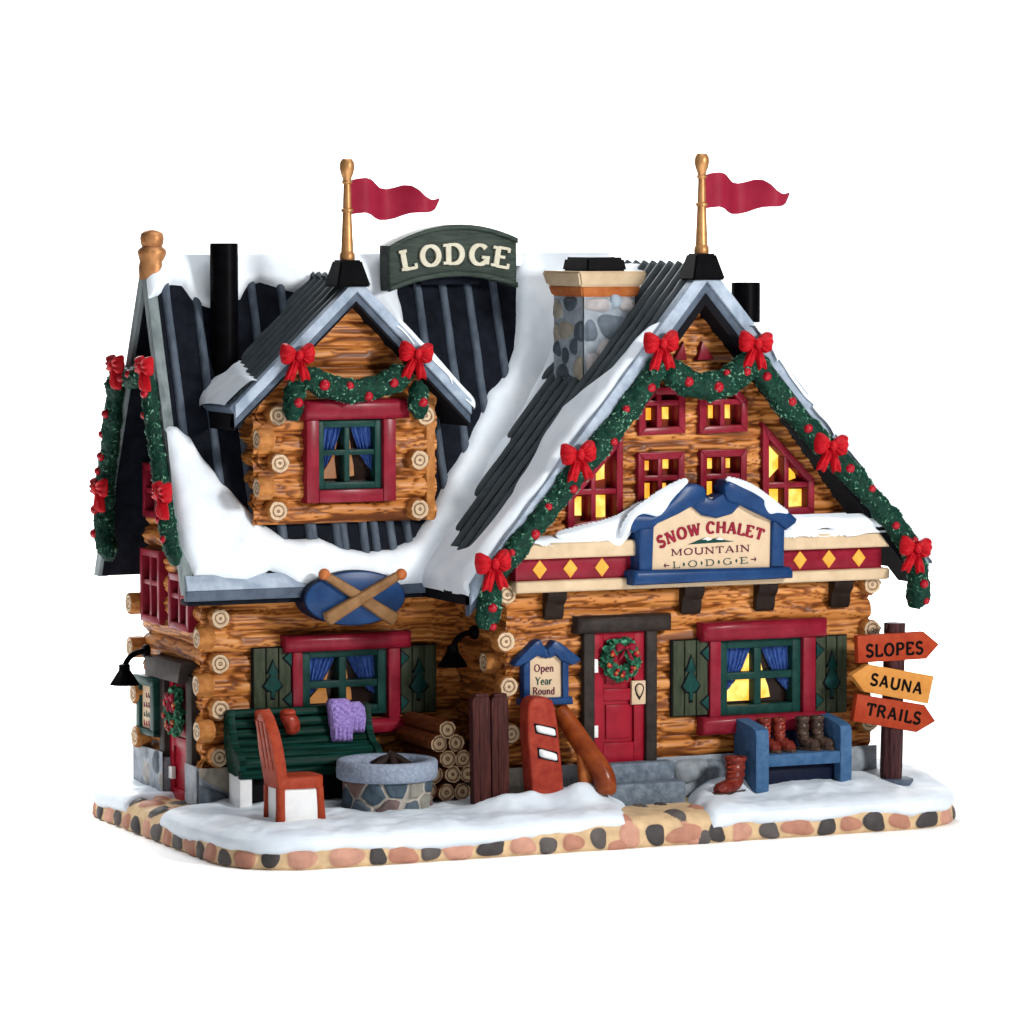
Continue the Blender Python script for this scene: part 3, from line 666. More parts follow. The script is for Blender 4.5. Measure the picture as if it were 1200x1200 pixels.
wall('dormer_side_wall', FRX(-2.33), -3.1, -YD, 3.80, 5.35, phase=3.935, seed=63)
mb = MB()                                            # far walls, closing the house
mb.box((XL + .1, 4.6, .4), (3.4, 4.75, 3.2), .02); mb.box((3.3, 2.7, .4), (3.45, 4.75, 3.2), .02)
mb.box((5.3, YF + .12, .4), (5.46, 4.6, 3.2), .02); mb.box((3.4, 4.5, .4), (5.4, 4.62, 3.2), .02)
mb.prism(FRX(3.45), [(-4.75, 3.1), (-2.6, 3.1), (-YR, 6.75)], 0, -.1)
obj('back_wall', mb, M['wood_end'], lodge)
mb = MB(); mb.box((.02 - .12, YD, 3.8), (.02, 3.1, 5.3), .02); obj('dormer_side_wall', mb, M['wood_end'], lodge)

# log ends at the corners: one mesh each way, copied
def log_end_mesh(ax, name):
    mb = MB(); n = 40; rng = np.arange(n) * 2 * math.pi / n
    rad = 0.128 * (1 + 0.05 * np.sin(3 * rng + 1) + 0.05 * np.sin(7 * rng) + 0.03 * np.sin(11 * rng))
    prof = [(0.97, 0.0, 0), (1.0, 0.02, 0), (1.0, 0.10, 0), (0.985, 0.175, 0), (0.90, 0.20, 1), (0.72, 0.196, 1), (0.6, 0.188, 1), (0.5, 0.196, 1), (0.36, 0.188, 1), (0.2, 0.197, 1), (0.02, 0.194, 1)]
    rows = []
    for r, h, m in prof:
        if ax == 'y': rows.append(np.stack([rad * r * np.cos(rng), 0 * rng - h, rad * r * np.sin(rng)], -1))
        else: rows.append(np.stack([0 * rng - h, -rad * r * np.cos(rng), rad * r * np.sin(rng)], -1))
    G = np.array(rows)
    mb.grid(G[:5], mat=0, closev=True); mb.grid(G[4:], mat=1, closev=True)
    return mesh(name, mb, [M['wood_end'], M['ring_y' if ax == 'y' else 'ring_x']], np.zeros(3), True, 50)
LEY, LEX = log_end_mesh('y', 'log_end'), log_end_mesh('x', 'log_end')
def log_end(fr, px, py, me, parent, n=0.12, out=0.0, sc=1.0):
    p = fr.xyz(px, py, n + out) - fr.N * (0.19)
    o = bpy.data.objects.new('log_end', me); COL.objects.link(o)
    o.parent = parent; o.location = p - wloc(parent); o.scale = (sc, sc, sc)
    return o
for px, py in ((258, 725), (258, 778), (258, 832), (257, 888)): log_end(MAIN, px, py, LEY, lodge)
for px, py in ((231, 748), (230, 803), (231, 857)): log_end(LEFT, px, py, LEX, lodge)
for px, py in ((151, 707), (152, 758), (156, 812), (158, 863)): log_end(LEFT, px, py, LEX, lodge, n=.16)
for px, py in ((594, 697), (593, 752), (596, 805), (599, 860)): log_end(FAC, px, py, LEY, lodge)
for px, py in ((567, 776), (566, 722), (568, 832)): log_end(SIDE, px, py, LEX, lodge, n=.14)
for px, py in ((1022, 685), (1022, 738), (1021, 792), (1019, 846)): log_end(FAC, px, py, LEY, lodge)
for px, py in ((326, 487), (328, 543), (326, 599), (499, 487), (492, 539), (492, 597)): log_end(DORM, px, py, LEY, lodge)
for px, py in ((301, 515), (301, 572)): log_end(FRX(-2.33), px, py, LEX, lodge, n=.10)

# stone footing: bumpy fieldstone heightfields
def stones(fmap, u0, u1, w0, w1, n, seed, hgt=0.05, res=0.016, asp=1.0, palette=None, closeu=False, gap=0.035, wrap=None):
    rnd = np.random.RandomState(seed)
    sp = math.sqrt((u1 - u0) * (w1 - w0) / n)
    pu = []; 
    nu_, nw_ = max(1, round((u1 - u0) / sp / asp)), max(1, round((w1 - w0) / sp * asp))
    for i in range(nu_):
        for j in range(nw_):
            pu.append((u0 + (i + .5 + (0.5 if j % 2 else 0) + rnd.uniform(-.28, .28)) * (u1 - u0) / nu_, w0 + (j + .5 + rnd.uniform(-.3, .3)) * (w1 - w0) / nw_))
    pu = np.array(pu); cid = rnd.uniform(0.12, 0.99, len(pu))
    k = max(2, int((u1 - u0) / res)); kw = max(2, int((w1 - w0) / res))
    u = np.linspace(u0, u1, k + 1)[:k] if closeu else np.linspace(u0, u1, k)
    w = np.linspace(w0, w1, kw)
    U, Wd = np.meshgrid(u, w, indexing='ij')
    uu = U + .03 * vnoise(U * 6, Wd * 6, 0, seed); ww = Wd + .03 * vnoise(U * 6, Wd * 6, 5, seed)
    D = []
    for a, b in pu:
        du = np.abs(uu - a)
        if wrap: du = np.minimum(du, wrap - du)
        D.append(np.hypot(du / asp, ww - b))
    D = np.array(D)
    o = np.argsort(D, 0); f1 = np.take_along_axis(D, o[:1], 0)[0]; f2 = np.take_along_axis(D, o[1:2], 0)[0]
    e = f2 - f1
    h = hgt * sstep(0.0, gap * 2.4, e) + 0.012 * fbm(U * 7, Wd * 7, 0, seed + 1)
    if not closeu:
        fd = sstep(0.0, .07, np.minimum(U - u0, u1 - U)); h = h * fd + hgt * .35 * (1 - fd)
    return fmap(U, Wd, h - hgt * .5), (cid[o[0]], (e - gap) / sp * 3)
def stone_wall(name, parent, parts, m='stone', cap=None):
    mb = MB()
    for p, a in parts: mb.grid(p, attr=a[0], attr2=a[1])
    return obj(name, mb, M[m], parent, attr='cell', ang=60)
def set_stones(fr, u0, u1, w0, w1, items, hgt=.05, res=.010, seed=1):
    """oval fieldstones set in mortar, each measured on its own face"""
    U, Wd = np.meshgrid(np.linspace(u0, u1, int((u1 - u0) / res)), np.linspace(w0, w1, int((w1 - w0) / res)), indexing='ij')
    h = .014 * fbm(U * 5, Wd * 5, 0, seed); cell = np.zeros(U.shape); ins = np.full(U.shape, -1.0)
    for x, y, rx, ry, c in items:
        a, b = fr.uv(x, y); ru = abs(fr.uv(x + rx, y)[0] - a); rw = ry / 100
        da, db = (U - a) / ru, (Wd - b) / rw; an = np.arctan2(db, da)
        rr = (np.abs(da) ** 2.5 + np.abs(db) ** 2.5) ** .4 * (1 + .09 * np.sin(3 * an + x) + .07 * np.sin(2 * an + y))
        m_ = 1 - rr; cell = np.where(m_ > ins, c, cell); ins = np.maximum(ins, m_)
        h = np.maximum(h, hgt * np.sqrt(np.clip(1 - rr ** 2.4, 0, 1)) + .008 * fbm(U * 8, Wd * 8, 0, seed + 2))
    fd = sstep(0, .05, np.minimum(U - u0, u1 - U)); h = h * fd + .012 * (1 - fd)
    return fr.arr(U, Wd, h), (cell, ins)
parts = []
parts.append(stones(lambda u, w, h: MAIN.arr(u, w, h + .10), XL - .06, XS, .25, .86, 13, 3))
LF = FRX(XL - .08)
parts.append(set_stones(LF, -3.02, -YM + .09, .25, .88, [(232, 918, 2.5, 14, .3)], .03, seed=12))
parts.append(set_stones(LF, -4.90, -3.82, .25, .92, [(183, 893, 4, 13, .75), (172, 905, 4, 14, .2), (191, 915, 4, 12, .2), (170, 880, 4, 8, .35)], .03, seed=14))
parts.append(stones(lambda u, w, h: SIDE.arr(u, w, h + .06), -YM, -YF + .06, .25, .86, 5, 9))
FTOP = FAC.uv(805, 885)[1]
parts.append(stones(lambda u, w, h: FAC.arr(u, w, h + .08), XS - .05, 1.56, .30, FTOP - .02, 4, 6, hgt=.06))
FF = FRY(YF - .05)
parts.append(set_stones(FF, 2.40, 5.56, .30, FTOP, [(808, 902, 20, 15, .3), (840, 905, 17, 16, .85), (868, 898, 12, 14, .3), (893, 900, 14, 16, .5), (930, 895, 20, 14, .3), (966, 893, 16, 16, .85), (1003, 890, 17, 18, .35)], .10, seed=16))
mb = MB()
for p, a in parts: mb.grid(p, attr=a[0], attr2=a[1])
mb.box((5.3, YF - .06, .3), (5.56, 4.6, FTOP - .02), .04)
mb.box((XL - .06, YM - .07, .25), (XS, YM + .1, .82), .03); mb.box((XL - .07, YM - .05, .25), (XL + .1, 3.0, .84), .03); mb.box((XL - .07, 3.84, .25), (XL + .1, 4.86, .86), .03)
mb.box((2.40, YF - .05, .3), (5.5, YF + .1, FTOP - .03), .03); mb.box((XS - .05, YF - .05, .3), (1.55, YF + .1, FTOP - .05), .03)
obj('stone_foundation', mb, M['stone'], lodge, attr='cell', ang=60)

# ------------------------------------------------------------------ roofs
def chev(a, xl, zl_, xr, zr_, t0, t1):
    """band between depths t0 and t1 under the two roof lines"""
    sl, sr = (a[1] - zl_) / (a[0] - xl), (a[1] - zr_) / (xr - a[0])
    vl, vr = math.hypot(1, sl), math.hypot(1, sr)
    va = (vl + vr) / 2
    return [(xl, zl_ - t0 * vl), (a[0], a[1] - t0 * va), (xr, zr_ - t0 * vr), (xr, zr_ - t1 * vr), (a[0], a[1] - t1 * va), (xl, zl_ - t1 * vl)]
def ribs(mb, fr, us, w0, w1, wid, hgt, n0=0.0, mat=0, cut=None):
    """standing seams; each runs up the slope and is rounded over the top"""
    for u in us:
        k = 60; w = np.linspace(w0, w1, k)
        a = np.linspace(0, math.pi, 7)
        G = np.zeros((k, 7, 3))
        wob = 0.007 * vnoise(w * 2, u * 9, 0, 5)
        for j, t in enumerate(a):
            du = -math.cos(t) * wid / 2 * (0.8 + 0.2 * abs(math.cos(t)))
            G[:, j] = fr.arr(u + du + wob, w, n0 + hgt * (math.sin(t) ** .6) * (1 + .1 * vnoise(w * 6, u * 3, 0, 8)))
        mb.grid(G, mat=mat)
        for e in (0, -1):
            mb.add(G[e], [list(range(7))[::(1 if e else -1)]], mat)
# main roof: two steep slopes
mb = MB()
RL = FRX(XRL); rl = math.hypot(YR - YE, ZR - ZE)
def steep(t, z0, t0=0.0):
    k_ = (YR - YE) / (ZR - ZE)
    e0, e1 = YE + (z0 - ZE) * k_ + t0, YE + (z0 - ZE) * k_ + t0 + t
    pk0, pk1 = ZR - t0 / k_, ZR - (t0 + t) / k_
    kb = (YB - YR) / (ZR - ZE); b0 = YB - (z0 - ZE) * kb - t0; b1 = b0 - t * 1.2
    return [(-e0, z0), (-YR, pk0), (-b0, z0), (-b1, z0), (-YR, pk1), (-e1, z0)]
mb.prism(FRX(3.1), steep(.16, ZE - .05), 0, 3.1 - XRL - .02, 0)
def bump_plane(mb, fr, u0, u1, w0, w1, n, mat=0, seed=1, res=.06):
    U, Wd = np.meshgrid(np.arange(u0, u1, res), np.arange(w0, w1, res), indexing='ij')
    mb.grid(fr.arr(U, Wd, n + .006 * fbm(U * 3, Wd * 3, 0, seed)), mat=mat)
bump_plane(mb, MR, XRL + .03, 3.0, .02, rl - .02, .012)
rib_u = [MR.uv(x, y)[0] for x, y in ((201, 400), (236, 400), (270, 400), (302, 400), (336, 400), (372, 400), (408, 400), (446, 400), (494, 380), (524, 380), (553, 380), (586, 400))]
main_roof = obj('roof', mb, [M['black'], M['rib']], lodge, ang=35)
mb = MB(); ribs(mb, MR, rib_u, .22, rl - .1, .105, .05, .012)
ribs(mb, MR, [MR.uv(x, 628)[0] for x in (330, 362, 394, 426, 458)], .30, 1.3, .105, .05, .012)
obj('standing_seam', mb, M['rib'], main_roof, ang=60)
# gable boards at the left end
mb = MB()
mb.prism(RL, steep(.15, ZE - .06, -.02), -.10, .03, .015)
obj('bargeboard', mb, M['greybeam'], main_roof, ang=40)
# eave board along the front of the main wing
mb = MB()
mb.box((XRL - .01, YE - .06, ZE - .13), (XS - .15, YE + .05, ZE - .005), .015, mat=0)
mb.box((XRL + .04, YE + .02, ZE - .19), (XS - .2, YE + .3, ZE - .12), .01, mat=2)
mb.rect(MR, (XRL + .0, -.02, XS - .2, .17), 0, .055, .015, mat=1)
obj('eave_board', mb, [M['trim2'], M['trim'], M['black']], main_roof, ang=40)

# wing roof
mb = MB()
cw = lambda t0, t1: chev(WA, WLX, WLZ, WRX, WRZ, t0, t1)
mb.prism(RAKE, cw(0.0, .13), -3.05, -.02, 0)
sl_, sr_ = (WA[1] - WLZ) / (WA[0] - WLX), (WA[1] - WRZ) / (WRX - WA[0])
mb.prism(RAKE, chev(WA, WLX + .22, WLZ + .22 * sl_, WRX - .12, WRZ + .12 * sr_, .127, .31), -.55, -.025, 0)
wing_roof = obj('roof', mb, [M['soffit']], lodge, ang=35)
wl_len = math.hypot(WA[0] - WLX, WA[1] - WLZ); wr_len = math.hypot(WRX - WA[0], WA[1] - WRZ)
mb = MB(); bump_plane(mb, WL, -3.9, -YW - .02, .03, wl_len - .02, .010); bump_plane(mb, WR, YW + .02, 3.9, .03, wr_len - .02, .010)
obj('roof_sheet', mb, M['black'], wing_roof, ang=60)
mb = MB(); ribs(mb, WL, [-(YW + .25 + .235 * k) for k in range(10)], .03, wl_len + .02, .125, .062, .0)
ribs(mb, WR, [(YW + .14 + .235 * k) for k in range(10)], .03, wr_len - .08, .125, .055, .0)
obj('standing_seam', mb, M['ribg'], wing_roof, ang=60)
mb = MB()
mb.prism(RAKE, cw(-.03, .125), -.14, .035, .02, 0)
mb.prism(RAKE, cw(.118, .215), -.14, -.015, .012, 1)
obj('bargeboard', mb, [M['trim'], M['trim2']], wing_roof, ang=40)

# dormer roof
mb = MB()
cd = lambda t0, t1: chev(DA, DLX, DZ, DRX, DZ, t0, t1)
mb.prism(DRAKE, cw(0, .1) if False else cd(0.0, .20), -1.5, -.02, 0)
dorm_roof = obj('roof', mb, M['soffit'], lodge, ang=35)
dl_len = math.hypot(DA[0] - DLX, DA[1] - DZ)
mb = MB(); bump_plane(mb, DLF, -3.45, -YDR - .02, .03, dl_len - .02, .008); bump_plane(mb, DRF, YDR + .02, 3.45, .03, dl_len - .02, .008)
obj('roof_sheet', mb, M['black'], dorm_roof, ang=60)
mb = MB(); ribs(mb, DLF, [-(YDR + .13 + .215 * k) for k in range(7)], .03, dl_len + .02, .115, .055)
ribs(mb, DRF, [(YDR + .13 + .215 * k) for k in range(7)], .03, dl_len + .02, .13, .065)
obj('standing_seam', mb, M['ribg'], dorm_roof, ang=60)
mb = MB()
mb.prism(DRAKE, cd(-.03, .095), -.10, .035, .018, 0)
mb.prism(DRAKE, cd(.098, .175), -.14, -.012, .012, 1)
mb.prism(DLF, [(-3.0, -.05), (-YDR, -.05), (-YDR, .02), (-3.0, .02)], -.14, .05, .015, 1)
obj('bargeboard', mb, [M['trim'], M['trim2']], dorm_roof, ang=40)

# ------------------------------------------------------------------ snow lying on the roofs
def snow_sheet(name, fr, outer, holes, T, parent, u, w, res=.022, edge=.06, n0=0.0, seed=1, wob=.03, drip=None, sub='snow'):
    U, Wd = np.meshgrid(np.arange(u[0], u[1], res), np.arange(w[0], w[1], res), indexing='ij')
    uu = U + wob * vnoise(U * 4, Wd * 4, 0, seed); ww = Wd + wob * vnoise(U * 4, Wd * 4, 7, seed)
    sd = sdist(outer, uu, ww)
    for h in holes: sd = np.minimum(sd, -sdist(h, uu, ww))
    th = np.where(sd > 0, T * (1 - np.exp(-np.maximum(sd, 0) / edge)), sd * 1.4)
    th = th + sstep(0, .2, sd) * (0.020 * fbm(U * 1.6, Wd * 1.6, 0, seed + 3) + .006 * vnoise(U * 6, Wd * 6, 0, seed + 4))
    mb = MB(); mb.grid(fr.arr(U, Wd, n0 + th), mask=sd > -.04)
    return obj(name, mb, M[sub], parent, ang=180)
top = MR.P([(172, 300), (180, 295), (760, 290)])
lower = MR.P([(187, 508), (196, 500), (206, 500), (222, 512), (240, 540), (262, 568), (290, 598), (314, 618), (330, 631), (372, 630), (400, 642), (430, 648), (455, 643), (485, 628), (505, 600), (520, 560), (545, 520), (560, 490), (573, 460), (592, 436), (602, 410), (604, 345), (606, 300), (612, 290), (790, 290), (790, 690), (545, 693), (520, 684), (470, 690), (420, 684), (380, 690), (345, 684), (330, 676), (316, 668), (304, 676), (290, 684), (262, 682), (245, 676), (226, 676), (212, 640), (203, 590), (196, 545)])
snow_sheet('snow', MR, lower, [], .14, main_roof, (XRL - .02, 3.0), (-.06, rl + .02), seed=3, wob=.02)
upper = MR.P([(165, 290), (172, 352), (185, 347), (200, 335), (212, 336), (224, 352), (232, 358), (245, 362), (282, 352), (290, 338), (305, 332), (318, 333), (340, 338), (380, 340), (430, 330), (455, 330), (470, 345), (478, 370), (486, 395), (470, 400), (455, 365), (440, 345), (440, 290)])
upper = upper[:11] + MR.P([(345, 345), (425, 345), (452, 372), (478, 402), (470, 360), (466, 345), (468, 318), (600, 312), (612, 290)])
snow_sheet('snow', MR, upper, [], .12, main_roof, (XRL - .02, 1.9), (2.4, rl + .03), seed=5, wob=.015)
# the far slope is white all over and its snow laps over the ridge
BR = Fr((0, YB, ZE), (-1, 0, 0), (0, -(YB - YR), ZR - ZE), (0, ZR - ZE, YB - YR)); rb = math.hypot(YB - YR, ZR - ZE)
snow_sheet('snow', BR, [(-3.1, .02), (-XRL - .0, .02), (-XRL + .03, .9), (-XRL, 1.5), (-XRL - .02, rb - .12), (-3.1, rb - .12)], [], .30, main_roof, (-3.15, -XRL + .06), (-.05, rb + .04), res=.05, seed=6)
mb = MB()
xs = np.linspace(XRL + .12, 3.05, 160); a = np.linspace(-.3, math.pi + .3, 15)
G = np.zeros((160, 15, 3))
rr = .12 + .012 * vnoise(xs * 2.0, 0, 0, 4) + .005 * vnoise(xs * 7, 0, 0, 5)
tp = np.clip(np.minimum(xs - xs[0], xs[-1] - xs) / .1, 0.02, 1) ** .5
for j, t in enumerate(a):
    G[:, j, 0] = xs; G[:, j, 1] = YR - .0 - np.cos(t) * rr * tp * .95; G[:, j, 2] = ZR - .075 + np.sin(t) * rr * tp
mb.grid(G); obj('snow', mb, M['snow'], main_roof, ang=180)
# wing, left slope: white but for the bare ribs
hole = WL.P([(645, 438), (628, 468), (605, 503), (592, 533), (574, 560), (552, 588), (547, 606), (533, 640), (543, 646), (558, 640), (582, 612), (603, 582), (622, 548), (642, 510), (664, 478), (692, 455), (722, 432), (742, 410), (765, 385), (870, 320), (850, 280), (757, 280), (752, 345), (690, 350), (690, 385)])
outer = [(-3.95, -.05), (-YW - .03, -.05), (-YW - .07, .8), (-YW - .02, 1.6), (-YW - .08, 2.2), (-YW - .01, 3.0), (-YW - .06, wl_len), (-3.95, wl_len)]
snow_sheet('snow', WL, outer, [hole], .115, wing_roof, (-3.9, -YW + .09), (-.08, wl_len), res=.018, seed=8, wob=.02)
holeR = [(-1, wr_len - .9), (1.6, wr_len - 1.0), (1.9, wr_len - 1.7), (3.95, wr_len - 1.9), (3.95, 9), (-1, 9)]
snow_sheet('snow', WR, [(YW - .06, -.05), (3.9, -.05), (3.9, wr_len), (YW - .06, wr_len)], [holeR], .20, wing_roof, (YW - .09, 3.9), (-.08, wr_len), res=.03, seed=9)
# dormer: a tongue of snow at each eave
tongue = DLF.P([(236, 476), (238, 455), (262, 432), (296, 388), (302, 388), (292, 405), (281, 424), (288, 434), (299, 446), (310, 452), (300, 470), (280, 500), (250, 500)])
snow_sheet('snow', DLF, tongue, [], .085, dorm_roof, (-3.4, -YDR + .05), (-.08, 1.6), res=.016, seed=10, wob=.015, edge=.05, n0=.045)
snow_sheet('snow', DRF, [(YDR - .02, -.04), (3.3, -.04), (3.3, 1.45), (YDR + .3, 1.5), (YDR - .02, 1.42)], [], .10, dorm_roof, (YDR - .05, 3.3), (-.08, 1.6), res=.02, seed=12, n0=.02)

# ------------------------------------------------------------------ stroke lettering
def arc(cx, cy, rx, ry, a0, a1, n=14):
    return [(cx + rx * math.cos(R(a0 + (a1 - a0) * i / n)), cy + ry * math.sin(R(a0 + (a1 - a0) * i / n))) for i in range(n + 1)]
# each glyph: advance, strokes (kind k thick / t thin / c contrast curve, points), serif spots (x, y)
GL = {
 'L': (.70, [('k', [(.16, 0), (.16, 1)]), ('t', [(.16, .04), (.66, .04)]), ('t', [(.64, .0), (.64, .24)])], [(.16, 1), (.16, 0)]),
 'O': (.95, [('c', arc(.47, .5, .36, .47, 0, 360, 28))], []),
 'D': (.90, [('k', [(.16, 0), (.16, 1)]), ('c', [(.16, .96), (.38, .96)] + arc(.40, .5, .36, .46, 85, -85, 16) + [(.38, .04), (.16, .04)])], [(.10, 1), (.10, 0)]),
 'G': (.95, [('c', arc(.48, .5, .36, .47, 45, 335, 22)), ('k', [(.80, .06), (.80, .44)])], [(.76, .46)]),
 'E': (.78, [('k', [(.16, 0), (.16, 1)]), ('t', [(.16, .04), (.68, .04)]), ('t', [(.16, .96), (.64, .96)]), ('t', [(.16, .52), (.5, .52)]), ('t', [(.68, .0), (.68, .24)]), ('t', [(.64, .78), (.64, 1)])], [(.10, 1), (.10, 0)]),
 'S': (.70, [('s', arc(.36, .74, .24, .23, 20, 180, 10) + arc(.36, .74, .24, .23, 190, 250, 4) + arc(.34, .26, .27, .23, 65, -160, 14))], []),
 'N': (.95, [('t', [(.16, 0), (.16, 1)]), ('k', [(.16, 1), (.78, 0)]), ('t', [(.78, 0), (.78, 1)])], [(.16, 0), (.12, 1), (.78, 1)]),
 'W': (1.2, [('k', [(.10, 1), (.36, 0)]), ('t', [(.36, 0), (.58, .9)]), ('k', [(.58, .9), (.84, 0)]), ('t', [(.84, 0), (1.08, 1)])], [(.12, 1), (.58, 1), (1.06, 1)]),
 'C': (.85, [('c', arc(.46, .5, .34, .47, 45, 315, 20))], [(.70, .88)]),
 'H': (.95, [('k', [(.18, 0), (.18, 1)]), ('k', [(.78, 0), (.78, 1)]), ('t', [(.18, .5), (.78, .5)])], [(.18, 0), (.18, 1), (.78, 0), (.78, 1)]),
 'A': (.90, [('t', [(.12, 0), (.44, 1)]), ('k', [(.44, 1), (.78, 0)]), ('t', [(.24, .32), (.66, .32)])], [(.12, 0), (.78, 0)]),
 'T': (.82, [('k', [(.41, 0), (.41, 1)]), ('t', [(.06, .96), (.76, .96)]), ('t', [(.08, .74), (.08, 1)]), ('t', [(.74, .74), (.74, 1)])], [(.41, 0)]),
 'M': (1.1, [('t', [(.16, 0), (.16, 1)]), ('k', [(.16, 1), (.54, .12)]), ('t', [(.54, .12), (.92, 1)]), ('k', [(.92, 1), (.92, 0)])], [(.16, 0), (.14, 1), (.94, 1), (.92, 0)]),
 'U': (.92, [('k', [(.16, 1), (.16, .34)] + arc(.46, .32, .30, .29, 180, 360, 12) + [(.76, .34), (.76, 1)])], [(.16, 1), (.76, 1)]),
 'I': (.42, [('k', [(.21, 0), (.21, 1)])], [(.21, 0), (.21, 1)]),
 'P': (.78, [('k', [(.16, 0), (.16, 1)]), ('c', [(.16, .96), (.40, .96)] + arc(.42, .72, .25, .24, 80, -80, 10) + [(.40, .48), (.16, .48)])], [(.16, 0), (.1, 1)]),
 'R': (.86, [('k', [(.16, 0), (.16, 1)]), ('c', [(.16, .96), (.40, .96)] + arc(.42, .74, .24, .22, 80, -80, 10) + [(.40, .52), (.16, .52)]), ('k', [(.42, .52), (.78, 0)])], [(.16, 0), (.1, 1), (.78, 0)]),
 'Y': (.86, [('k', [(.08, 1), (.42, .48)]), ('t', [(.42, .48), (.76, 1)]), ('k', [(.42, .48), (.42, 0)])], [(.08, 1), (.76, 1), (.42, 0)]),
 'p': (.66, [('k', [(.14, -.32), (.14, .62)]), ('c', arc(.34, .31, .22, .31, 0, 360, 18))], [(.14, -.32), (.1, .62)]),
 'e': (.58, [('c', [(.08, .33), (.50, .33)] + arc(.29, .31, .22, .31, 5, 315, 16))], []),
 'n': (.68, [('k', [(.14, 0), (.14, .62)]), ('k', [(.14, .40)] + arc(.34, .38, .18, .23, 160, 0, 10) + [(.52, 0)])], [(.14, 0), (.52, 0), (.1, .62)]),
 'a': (.60, [('k', arc(.26, .42, .20, .20, 150, 0, 8) + [(.46, 0)]), ('c', arc(.27, .18, .19, .18, 0, 360, 14))], [(.5, 0)]),
 'r': (.50, [('k', [(.14, 0), (.14, .62)]), ('k', [(.14, .38)] + arc(.34, .40, .18, .22, 160, 50, 6))], [(.14, 0), (.1, .62)]),
 'o': (.62, [('c', arc(.31, .31, .23, .31, 0, 360, 18))], []),
 'u': (.68, [('k', [(.14, .62), (.14, .24)] + arc(.33, .22, .19, .22, 180, 350, 8) + [(.52, .30)]), ('k', [(.52, .62), (.52, 0)])], [(.1, .62), (.48, .62), (.56, 0)]),
 'd': (.68, [('k', [(.52, 0), (.52, 1)]), ('c', arc(.31, .31, .22, .31, 0, 360, 18))], [(.56, 0), (.48, 1)]),
 '*': (.40, [('d', [(.20, .5)])], []),
 ' ': (.34, [], []),
}
def text(parent, material, fr, s, p0, p1, h, n, thick=.17, thin=.08, serif=.0, rise=0.0, depth=.012, gap=.06):
    """letters along the line p0-p1 (in the plane), bowed upwards by rise; each letter is a part of its sign"""
    mat = 0
    p0, p1 = np.array(p0, float), np.array(p1, float)
    adv = sum(GL[c][0] + gap for c in s) - gap
    Ltot = np.linalg.norm(p1 - p0); kx = Ltot / adv
    d = (p1 - p0) / Ltot; q = np.array([-d[1], d[0]])
    x = 0.0; cnt = [0]; box = [None]
    def place(gx, gy, c0):
        # glyph centre sits on the bowed line, the glyph turns with it
        xc = c0 / adv; t = xc * 2 - 1
        b = p0 + d * (c0 * kx) + q * (rise * (1 - t * t))
        sl = -4 * rise * t / Ltot; a = math.atan(sl); ca, sa = math.cos(a), math.sin(a)
        lx, ly = gx * kx, gy * h
        return b + d * (lx * ca - ly * sa) + q * (lx * sa + ly * ca)
    def strip(pts, wds, c0, a, closed=False):
        P = np.array([place(px - a / 2, py, c0) for px, py in pts])
        T = np.gradient(P, axis=0)
        if closed: T[0] = T[-1] = P[1] - P[-2]
        T /= np.linalg.norm(T, axis=1)[:, None] + 1e-9
        Nn = np.stack([-T[:, 1], T[:, 0]], 1) * (np.array(wds)[:, None] / 2)
        A, B = P + Nn, P - Nn
        cnt[0] += 1
        top = n + depth + .0006 * cnt[0] % .004 + .0006
        rows = [fr.arr(A[:, 0], A[:, 1], np.full(len(A), n - .004)), fr.arr(A[:, 0], A[:, 1], np.full(len(A), top)),
                fr.arr(B[:, 0], B[:, 1], np.full(len(A), top)), fr.arr(B[:, 0], B[:, 1], np.full(len(A), n - .004))]
        mb = box[0]; mb.grid(np.array(rows), mat=mat)
        if not closed:
            for e in (0, -1): mb.add([r[e] for r in rows], [[0, 1, 2, 3] if e else [3, 2, 1, 0]], mat)
    for c in s:
        a, st, se = GL[c]; c0 = x + a / 2; mb = MB(); box[0] = mb
        for kd, pts in st:
            if kd == 'd':
                cx, cy = pts[0]
                strip([(cx, cy - .3), (cx, cy), (cx, cy + .3)], [.01 * h, .34 * h, .01 * h], c0, a); continue
            if kd == 'k': w = [thick * h] * len(pts)
            elif kd == 't': w = [thin * h] * len(pts)
            else:
                w = []
                for i in range(len(pts)):
                    u, v = pts[max(0, i - 1)], pts[min(len(pts) - 1, i + 1)]
                    dx, dy = v[0] - u[0], v[1] - u[1]; l = math.hypot(dx, dy) + 1e-9
                    f = abs(dy) / l if kd == 'c' else abs(dx) / l * .6 + .4
                    w.append((thin + (thick - thin) * f) * h)
            if len(pts) == 2: pts = [pts[0], ((pts[0][0] + pts[1][0]) / 2, (pts[0][1] + pts[1][1]) / 2), pts[1]]; w = [w[0]] * 3
            closed = len(pts) > 8 and abs(pts[0][0] - pts[-1][0]) < .01 and abs(pts[0][1] - pts[-1][1]) < .01
            strip(pts, w, c0, a, closed)
        if serif:
            for sx, sy in se:
                yy = sy - thin * .5 if sy > .3 else sy + thin * .5
                strip([(sx - serif, yy), (sx, yy), (sx + serif, yy)], [thin * h] * 3, c0, a)
        x += a + gap
        if mb.n: obj('dot' if c == '*' else 'letter', mb, material, parent, smooth=False)

